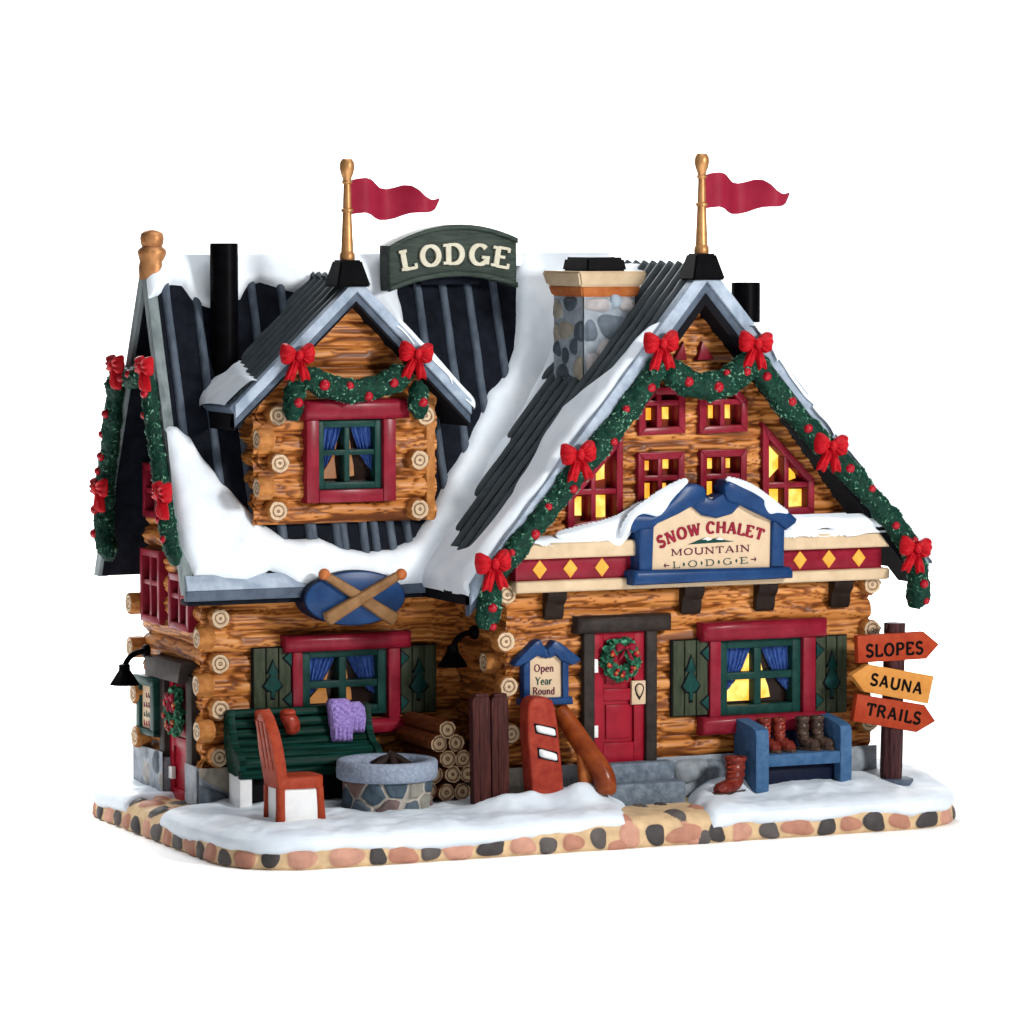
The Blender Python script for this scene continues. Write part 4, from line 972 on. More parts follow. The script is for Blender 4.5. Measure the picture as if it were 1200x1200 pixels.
# ------------------------------------------------------------------ windows and doors
def local(r, x0, y0, x1, y1):
    return (r[0] + (r[2] - r[0]) * x0, r[1] + (r[3] - r[1]) * y0, r[0] + (r[2] - r[0]) * x1, r[1] + (r[3] - r[1]) * y1)
def lpoly(r, pts): return [(r[0] + (r[2] - r[0]) * x, r[1] + (r[3] - r[1]) * y) for x, y in pts]
def frame_rect(mb, fr, ro, ri, n0, n1, bev, mat=0):
    mb.rect(fr, (ro[0], ro[1], ri[0], ro[3]), n0, n1, bev, mat)
    mb.rect(fr, (ri[2], ro[1], ro[2], ro[3]), n0, n1, bev, mat)
    if ri[1] > ro[1]: mb.rect(fr, (ri[0] - .002, ro[1], ri[2] + .002, ri[1]), n0, n1 - .003, bev, mat)
    if ro[3] > ri[3]: mb.rect(fr, (ri[0] - .002, ri[3], ri[2] + .002, ro[3]), n0, n1 - .003, bev, mat)
def curtained_window(fr, fo, sash, lintel, sill, mx, my, glow, shut, n=0.0, fr_n=.10):
    """red casing, green sash with four panes, blue curtains drawn back over a lamplit room, or over unlit orange paint given a glow"""
    w = obj('window', MB().rect(fr, (sash[0] - .01, sash[1] - .01, sash[2] + .01, sash[3] + .01), -.20, -.13), M['pane'], lodge)
    for q in ((fo[0], fo[1], sash[0], fo[3]), (sash[2], fo[1], fo[2], fo[3])): obj('jamb', MB().rect(fr, q, -.2, fr_n, .022), M['red'], w)
    if sill is None: obj('sill', MB().rect(fr, (sash[0] - .002, fo[1], sash[2] + .002, sash[1]), -.2, fr_n - .004, .022), M['red'], w)
    mb = MB()
    bw = (sash[2] - sash[0]) * .105
    frame_rect(mb, fr, sash, (sash[0] + bw, sash[1] + bw, sash[2] - bw, sash[3] - bw), -.14, .035, .014)
    mb.rect(fr, (mx - bw * .42, sash[1] + bw, mx + bw * .42, sash[3] - bw), -.14, .022, .014)
    mb.rect(fr, (sash[0] + bw, my - bw * .38, sash[2] - bw, my + bw * .38), -.14, .019, .012)
    obj('sash', mb, M['green'], w)
    ins = (sash[0] + bw * .8, sash[1] + bw * .8, sash[2] - bw * .8, sash[3] - bw * .8)
    for side in (0, 1):
        pl = [(0, 1), (.43, 1), (.34, .74), (.23, .48), (.10, .28), (0, .20)]
        gl = [(.02, .08), (.06, .22), (.22, .40), (.34, .64), (.39, .86), (.42, .86), (.42, .08)]
        if glow == 'amber': gl = [(.02, .08), (.10, .20), (.22, .38), (.31, .60), (.35, .84), (.37, .84), (.30, .42), (.34, .08)]
        if side: pl = [(1 - x, y) for x, y in pl]; gl = [(.55, .10), (.55, .84), (.575, .84), (.60, .66), (.62, .48), (.66, .30), (.67, .12)] if glow == 'amber' else [(.55, .10), (.55, .84), (.575, .84), (.60, .66), (.64, .48), (.70, .30), (.73, .12)]
        pp = lpoly(ins, pl)
        us = np.linspace(min(p[0] for p in pp), max(p[0] for p in pp), 70); ws = np.linspace(ins[1], ins[3], 60)
        U, Wd = np.meshgrid(us, ws, indexing='ij')
        ax = ins[0] if side == 0 else ins[2]
        f = (U - ax) / np.maximum(.12, (.15 + .85 * ((Wd - ins[1]) / (ins[3] - ins[1]))))
        nn = -.085 + .018 * np.sin(f * 95) + .006 * np.sin(f * 210 + Wd * 9)
        mb = MB(); mb.grid(fr.arr(U, Wd, nn), mask=sdist(pp, U, Wd) > -.006)
        obj('curtain', mb, M['curtain'], w, ang=180)
        mb = MB(); mb.prism(fr, lpoly(ins, gl), -.13, -.118)
        obj('window_glow', mb, M[glow], w)
    if lintel:
        mb = MB(); mb.rect(fr, lintel, -.02, fr_n + .085, .065); obj('lintel', mb, M['red'], w, ang=50)
    if sill:
        mb = MB(); mb.rect(fr, sill, -.02, fr_n + .075, .06); obj('sill', mb, M['red'], w, ang=50)
    for k, r in enumerate(shut or []):
        mb = MB(); wd = (r[2] - r[0])
        mb.rect(fr, (r[0] - .012, r[1] - .012, r[2] + .012, r[3] + .012), .0, .03, .005, 2)
        for j in range(3): mb.rect(fr, (r[0] + wd * j / 3 + .006, r[1], r[0] + wd * (j + 1) / 3 - .006, r[3]), .0, .062 + .004 * j, .012, 0)
        cx, cy, hw, hh = (r[0] + r[2]) / 2, (r[1] + r[3]) / 2, wd * .24, (r[3] - r[1]) * .29
        T = [(0, 1), (.30, .62), (.62, .30), (.20, .30), (.55, -.02), (.98, -.34), (.55, -.60), (.20, -.62), (.20, -1), (-.20, -1), (-.20, -.62), (-.55, -.60), (-.98, -.34), (-.55, -.02), (-.20, .30), (-.62, .30), (-.30, .62)]
        for sc_, n1, m_ in ((1.22, .078, 2), (1.0, .088, 1)):
            mb.prism(fr, [(cx + x * hw * sc_, cy + y * hh * (1 + (sc_ - 1) * .6)) for x, y in T], .05, n1, .006, m_)
        ex = r[2] if k == 0 else r[0]; s_ = -1 if k == 0 else 1
        for yy in (.82, .16):
            y0 = r[1] + (r[3] - r[1]) * yy
            for sc_, n1, m_ in ((1.25, .078, 2), (1.0, .088, 1)):
                mb.prism(fr, [(ex, y0 - .09 * sc_), (ex, y0 + .09 * sc_), (ex + s_ * .1 * sc_, y0 + .01)], .05, n1, .006, m_)
        obj('shutter', mb, [M['shutter'], M['teal'], M['soffit']], w, ang=40)
    return w
S1 = FAC.rect(841, 836, 937, 747)
curtained_window(FAC, FAC.rect(828, 842, 952, 746), S1, FAC.rect(817, 748, 963, 726), FAC.rect(817, 857, 962, 836), FAC.uv(887, 790)[0], FAC.uv(887, 791)[1], 'hot',
    [FAC.rect(786, 838, 827, 750), FAC.rect(953, 834, 990, 745)])
S2 = MAIN.rect(352, 838, 452, 758)
curtained_window(MAIN, MAIN.rect(340, 846, 466, 758), S2, MAIN.rect(329, 761, 477, 741), MAIN.rect(330, 860, 472, 843), MAIN.uv(401, 800)[0], MAIN.uv(401, 801)[1], 'amber',
    [MAIN.rect(295, 832, 339, 759), MAIN.rect(467, 834, 509, 756)])
S3 = DORM.rect(371, 573, 446, 492)
curtained_window(DORM, DORM.rect(356, 588, 461, 491), S3, DORM.rect(352, 491, 475, 467), None, DORM.uv(406, 530)[0], DORM.uv(406, 530)[1], 'amber', None)

def plain_window(fr, poly, mull, trans, bars, glow='glow', wid=.075, n1=.055):
    """casing that follows the outline poly, cross bars, lamplight low in each pane"""
    c = np.mean(poly, 0)
    a = sum(poly[i][0] * poly[(i + 1) % len(poly)][1] - poly[(i + 1) % len(poly)][0] * poly[i][1] for i in range(len(poly)))
    if a < 0: poly = poly[::-1]
    P = np.array(poly); k = len(P)
    def inset(t):
        out = []
        for i in range(k):
            p0, p1, p2 = P[i - 1], P[i], P[(i + 1) % k]
            d1 = (p1 - p0) / np.linalg.norm(p1 - p0); d2 = (p2 - p1) / np.linalg.norm(p2 - p1)
            n_1 = np.array([-d1[1], d1[0]]); n_2 = np.array([-d2[1], d2[0]])
            b = n_1 + n_2; b /= np.linalg.norm(b)
            out.append(p1 + b * t / max(.35, b @ n_1))
        return out
    w = obj('window', MB().prism(fr, [tuple(p) for p in inset(.02)], -.19, -.14), M['ember'], lodge)
    o, i_ = [tuple(p) for p in inset(-.015)], [tuple(p) for p in inset(wid)]
    mb = MB()
    for j in range(k):
        q = [o[j], o[(j + 1) % k], i_[(j + 1) % k], i_[j]]
        mb.prism(fr, q, -.17, n1 + .0015 * (j % 3), .012)
    us = [p[0] for p in i_]; ws = [p[1] for p in i_]
    def clip_span(x, axis):
        S = []
        for j in range(k):
            p, q = np.array(i_[j]), np.array(i_[(j + 1) % k])
            if (p[axis] - x) * (q[axis] - x) < 0:
                t = (x - p[axis]) / (q[axis] - p[axis]); S.append(p[1 - axis] + t * (q[1 - axis] - p[1 - axis]))
        return (min(S), max(S)) if len(S) >= 2 else None
    if mull is not None:
        s_ = clip_span(mull, 0)
        if s_: mb.rect(fr, (mull - .034, s_[0] - .03, mull + .034, s_[1] + .02), -.14, n1 - .012, .012)
    if trans is not None:
        s_ = clip_span(trans, 1)
        if s_: mb.rect(fr, (s_[0] - .03, trans - .034, s_[1] + .03, trans + .034), -.14, n1 - .016, .012)
    obj('frame', mb, M['red'], w)
    for b in bars:
        mb = MB(); mb.prism(fr, b, -.138, -.125); obj('window_glow', mb, M[glow], w)
    return w
fx = lambda pts: FAC.P(pts, -.13)
br = lambda x0, y0, x1, y1: fx([(x0, y1), (x1, y1), (x1, y0), (x0, y0)])
plain_window(FAC, U_L, FAC.uv(771, 480)[0], FAC.uv(771, 472)[1], [br(757, 478, 763, 492), br(776, 477, 783, 491)])
plain_window(FAC, U_R, FAC.uv(845, 480)[0], FAC.uv(845, 471)[1], [br(830, 475, 835, 490), br(849, 474, 855, 490), br(850, 459, 854, 465)])
rp = lambda r: [(r[0], r[1]), (r[2], r[1]), (r[2], r[3]), (r[0], r[3])]
plain_window(FAC, rp(M_L), FAC.uv(772, 560)[0], FAC.uv(772, 560)[1], [br(754, 540, 760, 551), br(776, 538, 783, 549), br(754, 566, 761, 584), br(775, 566, 780, 578)])
plain_window(FAC, rp(M_R), FAC.uv(846, 557)[0], FAC.uv(846, 558)[1], [br(829, 537, 834, 549), br(849, 537, 855, 548), br(828, 564, 834, 580)])
plain_window(FAC, T_L, FAC.uv(694, 570)[0], FAC.uv(690, 576)[1], [br(671, 582, 681, 604), br(697, 580, 709, 606), fx([(698, 563), (708, 561), (708, 534), (703, 540), (698, 548)])], 'hot')
plain_window(FAC, T_R, FAC.uv(920, 560)[0], FAC.uv(920, 568)[1], [br(899, 573, 913, 596), br(923, 573, 940, 596), fx([(899, 562), (912, 548), (912, 527), (899, 516)]), fx([(924, 563), (932, 560), (930, 550), (925, 546)])], 'hot')
plain_window(LEFT, rp(LW_A), (LW_A[0] + LW_A[2]) / 2, LW_A[1] + (LW_A[3] - LW_A[1]) * .55, [])
plain_window(LEFT, rp(LW_B), (LW_B[0] + LW_B[2]) / 2, LW_B[1] + (LW_B[3] - LW_B[1]) * .6, [])
plain_window(LEFT, rp(LW_C), (LW_C[0] + LW_C[2]) / 2, LW_C[1] + (LW_C[3] - LW_C[1]) * .5, [])
for q in ([(788, 421), (803, 422), (799, 400)], [(815, 422), (835, 421), (821, 400)]):   # two little peaked hoods under the gable
    mb = MB(); mb.prism(FAC, FAC.P(q), -.06, .06, .015); obj('gable_hood', mb, M['red'], lodge)

# front door
D_ = FAC.rect(693, 893, 755, 739)
door = obj('door', MB().rect(FAC, D_, -.16, -.02, .01), M['dred'], lodge)
mb = MB()
dw, dh = D_[2] - D_[0], D_[3] - D_[1]
for q in ((0, 0, .21, 1), (.79, 0, 1, 1), (.21, 0, .79, .15), (.21, .47, .79, .56), (.21, .93, .79, 1)):
    r = local(D_, *q); mb.rect(FAC, r, -.03, .028 - .003 * (q[0] > .1), .012)
for q in ((.27, .18, .73, .44), (.27, .60, .73, .90)): mb.rect(FAC, local(D_, *q), -.03, .008, .018)
obj('panel', mb, M['dred'], door, ang=40)
mb = MB(); mb.rect(FAC, FAC.rect(738, 825, 755, 797), .02, .062, .015)
obj('lock_plate', mb, M['cream'], door)
mb = MB(); q = FAC.rect(741, 820, 752, 800)
qw, qh = q[2] - q[0], q[3] - q[1]
tear = [(q[0] + qw * (.5 + .5 * math.cos(a)), q[3] - qh * .32 + qh * .32 * math.sin(a)) for a in np.linspace(R(-20), R(200), 15)] + [(q[0] + qw * .16, q[1] + qh * .34), (q[0] + qw * .5, q[1]), (q[0] + qw * .84, q[1] + qh * .34)]
mb.prism(FAC, tear, .055, .07, .004, 0)
tc_ = np.mean(tear, 0); mb.pillow(FAC, [tuple(tc_ + (np.array(p) - tc_) * .74) for p in tear], .02, .07, 1, back=False)
obj('door_knocker', mb, [M['bracket'], M['cream']], door)
for q in ((694, 788, 699, 772), (694, 864, 699, 850)):
    mb = MB(); mb.rect(FAC, FAC.rect(*q), .02, .055, .008); obj('hinge', mb, M['white'], door)
mb = MB()
mb.rect(FAC, FAC.rect(681, 892, 694, 738), -.16, .085, .02); mb.rect(FAC, FAC.rect(754, 892, 767, 738), -.16, .085, .02)
mb.rect(FAC, FAC.rect(671, 740, 782, 720), -.05, .17, .075)
obj('door_frame', mb, M['brown'], lodge, ang=45)
# left door
D2 = LEFT.rect(196, 940, 223, 795)
d2 = obj('door', MB().rect(LEFT, D2, -.2, -.05, .01), M['dred'], lodge)
mb = MB()
for q in ((.0, 0, .2, 1), (.8, 0, 1, 1), (.2, 0, .8, .1), (.2, .44, .8, .52)): mb.rect(LEFT, local(D2, *q), -.06, -.02, .01)
obj('panel', mb, M['dred'], d2)
mb = MB(); mb.rect(LEFT, LEFT.rect(199, 912, 203, 898), -.03, .02, .006); obj('hinge', mb, M['white'], d2)
mb = MB()
mb.rect(LEFT, LEFT.rect(191, 938, 197, 792), -.2, .05, .015); mb.rect(LEFT, LEFT.rect(222, 942, 229, 792), -.2, .05, .015)
mb.prism(LEFT, LEFT.P([(183, 790), (222, 801), (226, 776), (183, 767)]), -.05, .16, .03)
obj('door_frame', mb, M['brown'], lodge, ang=45)
# front steps
mb = MB(); a_ = FAC.uv(706, 940)[0]; b_ = FAC.uv(796, 930)[0]
sx = FRY(.74).uv(804, 930)[0]; mb.box((1.48, .74, .3), (sx, YF, .625), .03, seg=3); obj('step', mb, M['step'], lodge, ang=60)
mb = MB(); sx = FRY(.97).uv(791, 905)[0]; mb.box((1.56, .97, .6), (sx, YF, .85), .03, seg=3); obj('step', mb, M['step'], lodge, ang=60)

# fascia across the gable front
FZ = [FAC.uv(601, y, .22)[1] for y in (637, 656, 682, 696)]
FX0, FX1 = FAC.uv(601, 650, .2)[0], FAC.uv(1043, 640, .2)[0]
fas = obj('fascia', MB().box((FX0 + .05, YF - .17, FZ[2] - .02), (FX1 - .1, YF + .05, FZ[1] + .02), .015), M['red'], lodge)
mb = MB(); mb.box((FX0, YF - .30, FZ[1]), (FX1, YF + .05, FZ[0]), .035, seg=3); mb.box((FX0 + .02, YF - .25, FZ[3]), (FX1 - .02, YF + .05, FZ[2]), .035, seg=3)
obj('cornice', mb, M['cream2'], fas, ang=60)
FB = FRY(YF - .17)
for px, py in ((632, 663), (668, 660.5), (705, 658), (937, 648), (971, 646), (1006, 644.5)):
    u, w = FB.uv(px, py); w = (FZ[1] + FZ[2]) / 2
    mb = MB(); mb.prism(FB, [(u, w - .115), (u + .095, w), (u, w + .115), (u - .095, w)], -.01, .018, .008); obj('diamond', mb, M['ochre'], fas)
for x0, x1 in ((635, 657), (795, 818), (882, 904), (970, 992)):
    u0, u1 = FAC.uv(x0, 700)[0], FAC.uv(x1, 700)[0]
    mb = MB(); zt_ = FZ[3] + .01
    prof = [(-YF, zt_), (-YF, zt_ - .34), (-YF + .05, zt_ - .36), (-YF + .09, zt_ - .30), (-YF + .10, zt_ - .18), (-YF + .17, zt_ - .11), (-YF + .19, zt_)]
    mb.prism(FRX(u0), prof, -(u1 - u0), 0, .02); obj('bracket', mb, M['bracket'], fas, ang=40)
# snow on the cornice
def puff(name, fr, pts, T, parent, mat_='snow', seed=1, res=.012, edge=.035, n=0.0):
    pp = fr.P(pts)
    for _ in range(2):
        pp = [tuple(np.array(pp[i]) * (1 - t) + np.array(pp[(i + 1) % len(pp)]) * t) for i in range(len(pp)) for t in (.25, .75)]
    us, ws = [p[0] for p in pp], [p[1] for p in pp]
    return snow_sheet(name, fr, pp, [], T, parent, (min(us) - .06, max(us) + .06), (min(ws) - .06, max(ws) + .06), res=res, edge=edge, seed=seed, wob=.008, n0=n, sub=mat_)
mb = MB()
for x0, x1, sd_ in ((FX0 + .05, 1.95, 1), (3.75, FX1 - .05, 2)):
    X, Y = np.meshgrid(np.arange(x0, x1, .02), np.arange(YF - .34, YF + .02, .012), indexing='ij')
    sd = np.minimum(np.minimum(X - x0, x1 - X) , Y - (YF - .30) + .05 * vnoise(X * 3, 0, 0, sd_) + .015)
    Z = FZ[0] + np.where(sd > 0, .075 * (1 - np.exp(-np.maximum(sd, 0) / .04)), sd * 1.5) + .01 * vnoise(X * 5, Y * 5, 0, 3) * (sd > 0.03)
    mb.grid(np.stack([X, Y, Z], -1), mask=sd > -.03)
obj('snow', mb, M['snow'], fas, ang=180)
FS = FRY(YF - .30)
puff('snow', FS, [(650, 628), (680, 619), (720, 610), (738, 600), (756, 588), (762, 600), (752, 610), (742, 620), (735, 630), (728, 640), (720, 640), (712, 630), (702, 634), (690, 630), (672, 631)], .05, fas, seed=4, edge=.045)
puff('snow', FS, [(920, 606), (960, 605), (1005, 604), (1032, 606), (1041, 612), (1030, 622), (1018, 616), (1000, 620), (985, 618), (966, 615), (950, 622), (938, 624), (925, 618)], .05, fas, seed=5)

# ------------------------------------------------------------------ chimney and pipes
cc = WL.xyz(684, 447)
CXW, CYD = .69, .84
F1 = FRY(cc[1])
zc = F1.uv(684, 347)[1]; z_or = F1.uv(683, 335)[1]; z_cr0 = F1.uv(682, 336)[1]; z_cr1 = F1.uv(681, 318)[1]; z_fl = z_cr1 + .17
x0c, y0c = cc[0], cc[1]
mb = MB()
FX_ = FRX(x0c)
for p, a in (set_stones(F1, x0c, x0c + CXW, cc[2] - .1, zc + .02, [(699, 357, 15, 9, .2), (721, 352, 6.5, 10, .3), (735, 357, 9, 9, .2), (691, 388, 7.5, 14, .6), (720, 383, 19, 15, .65), (710, 410, 11, 11, .2), (694, 428, 7.5, 15, .2), (735, 405, 8, 9, .45), (722, 428, 9, 9, .45)], .055, seed=3),
             set_stones(FX_, -(y0c + CYD), -y0c, cc[2] - .1, zc + .02, [(669.5, 356, 7, 9, .8), (653, 363, 6, 12, .45), (664, 387, 8, 11, .45), (653, 390, 4, 10, .45), (680, 388, 6, 13, .8), (674, 406, 4.2, 11, .8), (654, 409, 4, 9, .8), (664, 417, 4, 10, .8), (660, 435, 8, 8, .8), (680, 432, 6, 16, .45), (671, 447, 5, 6, .8)], .05, seed=5)):
    mb.grid(p, attr=a[0], attr2=a[1])
mb.box((x0c + .03, y0c + .03, cc[2] - .9), (x0c + CXW, y0c + CYD, zc), .03)
chim = obj('chimney', mb, M['chimst'], lodge, attr='cell', ang=60)
def frustum(mb, x0, y0, x1, y1, z0, z1, g0, g1, mat=0, bev=.02):
    bm = bmesh.new(); bmesh.ops.create_cube(bm, size=1)
    for v in bm.verts:
        g = g1 if v.co.z > 0 else g0
        v.co = Vector((x0 - g if v.co.x < 0 else x1 + g, y0 - g if v.co.y < 0 else y1 + g, z1 if v.co.z > 0 else z0))
    bmesh.ops.bevel(bm, geom=bm.edges[:], offset=bev, segments=2, affect='EDGES'); mb.bm(bm, mat)
mb = MB(); frustum(mb, x0c, y0c, x0c + CXW, y0c + CYD, zc - .01, z_cr0 + .01, .03, .07); obj('chimney_moulding', mb, M['tip'], chim)
mb = MB(); frustum(mb, x0c, y0c, x0c + CXW, y0c + CYD, z_cr0, z_cr1, .08, .13, bev=.025); obj('chimney_cap', mb, M['cream2'], chim)
mb = MB(); frustum(mb, x0c + .12, y0c + .12, x0c + CXW - .12, y0c + CYD - .12, z_cr1 - .01, z_fl, .06, .03, bev=.03); obj('chimney_flue', mb, M['iron'], chim)
def pipe(fr, px0, px1, py0, py1, n):
    a, b = fr.xyz(px0, py1, n), fr.xyz(px1, py1, n)
    r = np.linalg.norm(b - a) / 2 * CY; c = (a + b) / 2
    zt_ = fr.xyz((px0 + px1) / 2, py0, n)[2]
    mb = MB(); h = zt_ - c[2]
    mb.lathe(c, [(r, -.3), (r, h - .02), (r * .97, h), (r * .82, h), (r * .80, h - .05), (0.001, h - .06)], 36)
    obj('vent_pipe', mb, M['iron'], lodge, ang=40)
pipe(FRY(3.20), 246, 280, 285, 420, 0)
pipe(FRY(2.8), 857, 890, 331, 440, 0)
# gold finial on the left gable peak
fp = FRX(XRL + .02).xyz(169, 318)
mb = MB(); mb.lathe((XRL + .10, YR, ZR - .16), [(.16, -.1), (.165, .06), (.152, .12), (.172, .20), (.178, .245), (.155, .28), (.125, .305), (.138, .34), (.147, .40), (.135, .46), (.08, .50), (.001, .51)], 32)
obj('gable_finial', mb, M['copper'], lodge, ang=50)

# ------------------------------------------------------------------ flags
fl = FRY(YDR + .12).xyz(407, 333)
def make_flag(loc):
    t = thing('flagpole', 'gold flagpole with crimson pennant on the dormer peak beside the dark roof sign', 'flag', loc, 'flagpoles on the roof peaks')
    L_ = np.array(loc)
    mb = MB()
    bm = bmesh.new(); bmesh.ops.create_cube(bm, size=1)
    for v in bm.verts:
        s_ = .135 if v.co.z > 0 else .225
        v.co = Vector((s_ if v.co.x > 0 else -s_, s_ if v.co.y > 0 else -s_, .29 if v.co.z > 0 else -.03))
    bmesh.ops.bevel(bm, geom=bm.edges[:], offset=.02, segments=2, affect='EDGES')
    mb.bm(bm, 0, Matrix.Translation(L_)); obj('socket', mb, M['iron'], t)
    pr = [(.085, .285), (.092, .31), (.090, .37), (.077, .385), (.075, .40), (.055, .86), (.074, .875), (.074, .90), (.053, .915), (.044, 1.20), (.062, 1.215), (.064, 1.235), (.05, 1.25), (.06, 1.29), (.078, 1.33), (.092, 1.40), (.088, 1.46), (.06, 1.505), (.001, 1.51)]
    mb = MB(); mb.lathe(L_, pr, 28); obj('pole', mb, M['gold'], t, ang=50)
    tp = [(.035, 1.245), (.12, 1.27), (.22, 1.28), (.30, 1.26), (.36, 1.22), (.45, 1.16), (.55, 1.145), (.65, 1.165), (.74, 1.195), (.82, 1.19), (.90, 1.14), (.98, 1.06), (1.06, 1.02), (1.13, 1.02), (1.225, 1.04)]
    bt = [(.05, .84), (.12, .85), (.22, .86), (.30, .835), (.36, .80), (.45, .77), (.55, .77), (.65, .79), (.74, .83), (.82, .855), (.90, .86), (.98, .86), (1.06, .87), (1.13, .90), (1.20, .99)]
    tp, bt = np.array(tp), np.array(bt)
    ti = np.linspace(0, 1, 60); k = np.linspace(0, 1, len(tp))
    G = []
    for face in (-1, 1):
        g = np.zeros((60, 12, 3))
        for j in range(12):
            f = j / 11
            x = np.interp(ti, k, tp[:, 0]) * (1 - f) + np.interp(ti, k, bt[:, 0]) * f
            z = np.interp(ti, k, tp[:, 1]) * (1 - f) + np.interp(ti, k, bt[:, 1]) * f
            g[:, j] = np.stack([x, -.10 * np.sin(x * 7.5 + .5) * np.minimum(1, x * 3) + face * .014, z], -1) + L_
        G.append(g)
    mb = MB(); mb.grid(G[0]); mb.grid(G[1], flip=True)
    edge = lambda a, b: mb.grid(np.stack([a, b]))
    edge(G[0][:, 0], G[1][:, 0]); edge(G[1][:, -1], G[0][:, -1]); edge(G[1][0], G[0][0]); edge(G[0][-1], G[1][-1])
    obj('pennant', mb, M['flag'], t, ang=60)
    return t
flag = make_flag(fl)
dup(flag, FRY(YW + .12).xyz(822, 325), label='gold flagpole with crimson pennant on the tall right gable peak behind the stone chimney')

# ------------------------------------------------------------------ LODGE sign on the ridge
SG = FRY(3.12)
rs = thing('roof_sign', 'arched dark board reading LODGE standing on the roof ridge', 'sign', SG.pt(.6, 6.6))
def arcpts(fr, a, m, b, k=14):
    (x0, y0), (xm, ym), (x1, y1) = a, m, b
    out = []
    for i in range(k + 1):
        t = i / k; out.append(fr.uv(x0 * (1 - t) * (1 - 2 * t) + xm * 4 * t * (1 - t) + x1 * t * (2 * t - 1), y0 * (1 - t) * (1 - 2 * t) + ym * 4 * t * (1 - t) + y1 * t * (2 * t - 1)))
    return out
pl = arcpts(SG, (456, 341), (532, 323), (606, 336)) + arcpts(SG, (606, 279), (530, 263), (455, 288))
mb = MB(); mb.prism(SG, pl, -.28, .0, .03)
for a, m, b, w_ in (((455, 288), (530, 263), (606, 279), 5), ((456, 336), (532, 318), (606, 331), 5)):
    q = arcpts(SG, a, m, b) ; q2 = arcpts(SG, (a[0], a[1] + w_ + 1), (m[0], m[1] + w_ + 1), (b[0], b[1] + w_ + 1))
    mb.prism(SG, q + q2[::-1], -.05, .045, .018)
obj('board', mb, M['board'], rs, ang=45)
text(rs, M['ivory'], SG, 'LODGE', SG.uv(470, 318), SG.uv(596, 315.5), .255, .012, thick=.27, thin=.14, serif=.17, rise=.075, depth=.03, gap=.12)
mb = MB(); mb.box((SG.uv(500, 340)[0], 3.3, 6.66), (SG.uv(570, 340)[0], 3.62, 6.95), .02); obj('bracket', mb, M['black'], rs)

# ------------------------------------------------------------------ big chalet sign on the fascia
CS = FRY(YF - .36)
sg = thing('shop_sign', 'blue framed cream sign with scrolled top reading SNOW CHALET MOUNTAIN LODGE', 'sign', CS.pt(2.8, 3.0))
mb = MB(); mb.prism(CS, CS.P([(757, 672), (760, 608), (808, 584), (868, 582), (908, 604), (908, 668)]), -.12, .0)
obj('panel', mb, M['cream'], sg)
mb = MB()
mb.prism(CS, CS.P([(739, 686), (739, 671), (743, 668), (923, 664), (926, 668), (926, 677)]), -.22, .10, .045)
mb.prism(CS, CS.P([(747, 669), (763, 669), (765, 612), (747, 620)]), -.2, .055, .03)
mb.prism(CS, CS.P([(902, 664), (917, 664), (918, 610), (903, 606)]), -.2, .055, .03)
mb.prism(CS, CS.P([(733, 618), (730, 612), (736, 604), (750, 601), (762, 603), (776, 593), (790, 577), (800, 568), (812, 566), (822, 570), (825, 578), (823, 587), (808, 593), (790, 602), (768, 613), (762, 619), (745, 621), (741, 624)]), -.22, .10, .04)
mb.prism(CS, CS.P([(845, 570), (850, 563), (858, 562), (880, 574), (897, 585), (908, 597), (922, 600), (931, 608), (929, 613), (918, 621), (907, 612), (886, 602), (866, 592), (850, 588), (846, 580)]), -.22, .10, .04)
mb.prism(CS, CS.P([(808, 592), (820, 585), (824, 580), (833, 585), (845, 578), (850, 585), (866, 591), (856, 602), (838, 607), (822, 604)]), -.22, .07, .03)
obj('frame', mb, M['blue'], sg, ang=45)
text(sg, M['maroon'], CS, 'SNOW CHALET', CS.uv(772.5, 643), CS.uv(893, 634), .142, .002, thick=.27, thin=.16, serif=.13, rise=.14, depth=.008, gap=.06)
text(sg, M['plum'], CS, 'MOUNTAIN', CS.uv(786, 651.5), CS.uv(879, 646), .082, .002, thick=.18, thin=.09, serif=.11, depth=.006, gap=.06)
text(sg, M['pine'], CS, 'L*O*D*G*E', CS.uv(788, 666), CS.uv(877, 660), .08, .002, thick=.15, thin=.07, serif=.11, depth=.006, gap=.13)
for x0, y0, s_ in ((784, 662.5, -1), (880, 655.5, 1)):
    u, w = CS.uv(x0, y0); mb = MB(); mb.prism(CS, [(u, w - .006), (u + s_ * .05, w - .006), (u + s_ * .05, w - .028), (u + s_ * .075, w), (u + s_ * .05, w + .028), (u + s_ * .05, w + .006), (u, w + .006)][::1 if s_ > 0 else -1], -.002, .008, 0, 0); obj('arrow_mark', mb, M['plum'], sg, smooth=False)
mb = MB(); mb.prism(CS, CS.P([(806, 638), (818, 633), (826, 630), (832, 632), (842, 630), (850, 633), (860, 634.5)]), -.002, .008, 0, 0)
mb.prism(CS, CS.P([(822, 632.6), (828, 629.4), (834, 632), (829, 633.5), (826, 632)]), -.002, .011, 0, 1); mb.prism(CS, CS.P([(838, 632), (843, 629.6), (848, 632.4), (843, 632.6)]), -.002, .012, 0, 1)
obj('mountain_emblem', mb, [M['teal'], M['white']], sg, smooth=False)
puff('snow', FRY(YF - .46), [(730, 628), (737, 607), (754, 593), (776, 577), (796, 566), (808, 563), (800, 572), (789, 583), (780, 598), (771, 606), (763, 602), (756, 600), (747, 604), (741, 612), (737, 624)], .06, sg, seed=7, edge=.045)
puff('snow', FRY(YF - .46), [(852, 561), (866, 563), (884, 570), (903, 584), (918, 596), (926, 602), (912, 600), (906, 602), (901, 602), (896, 592), (897, 586), (884, 577), (868, 570)], .05, sg, seed=8)

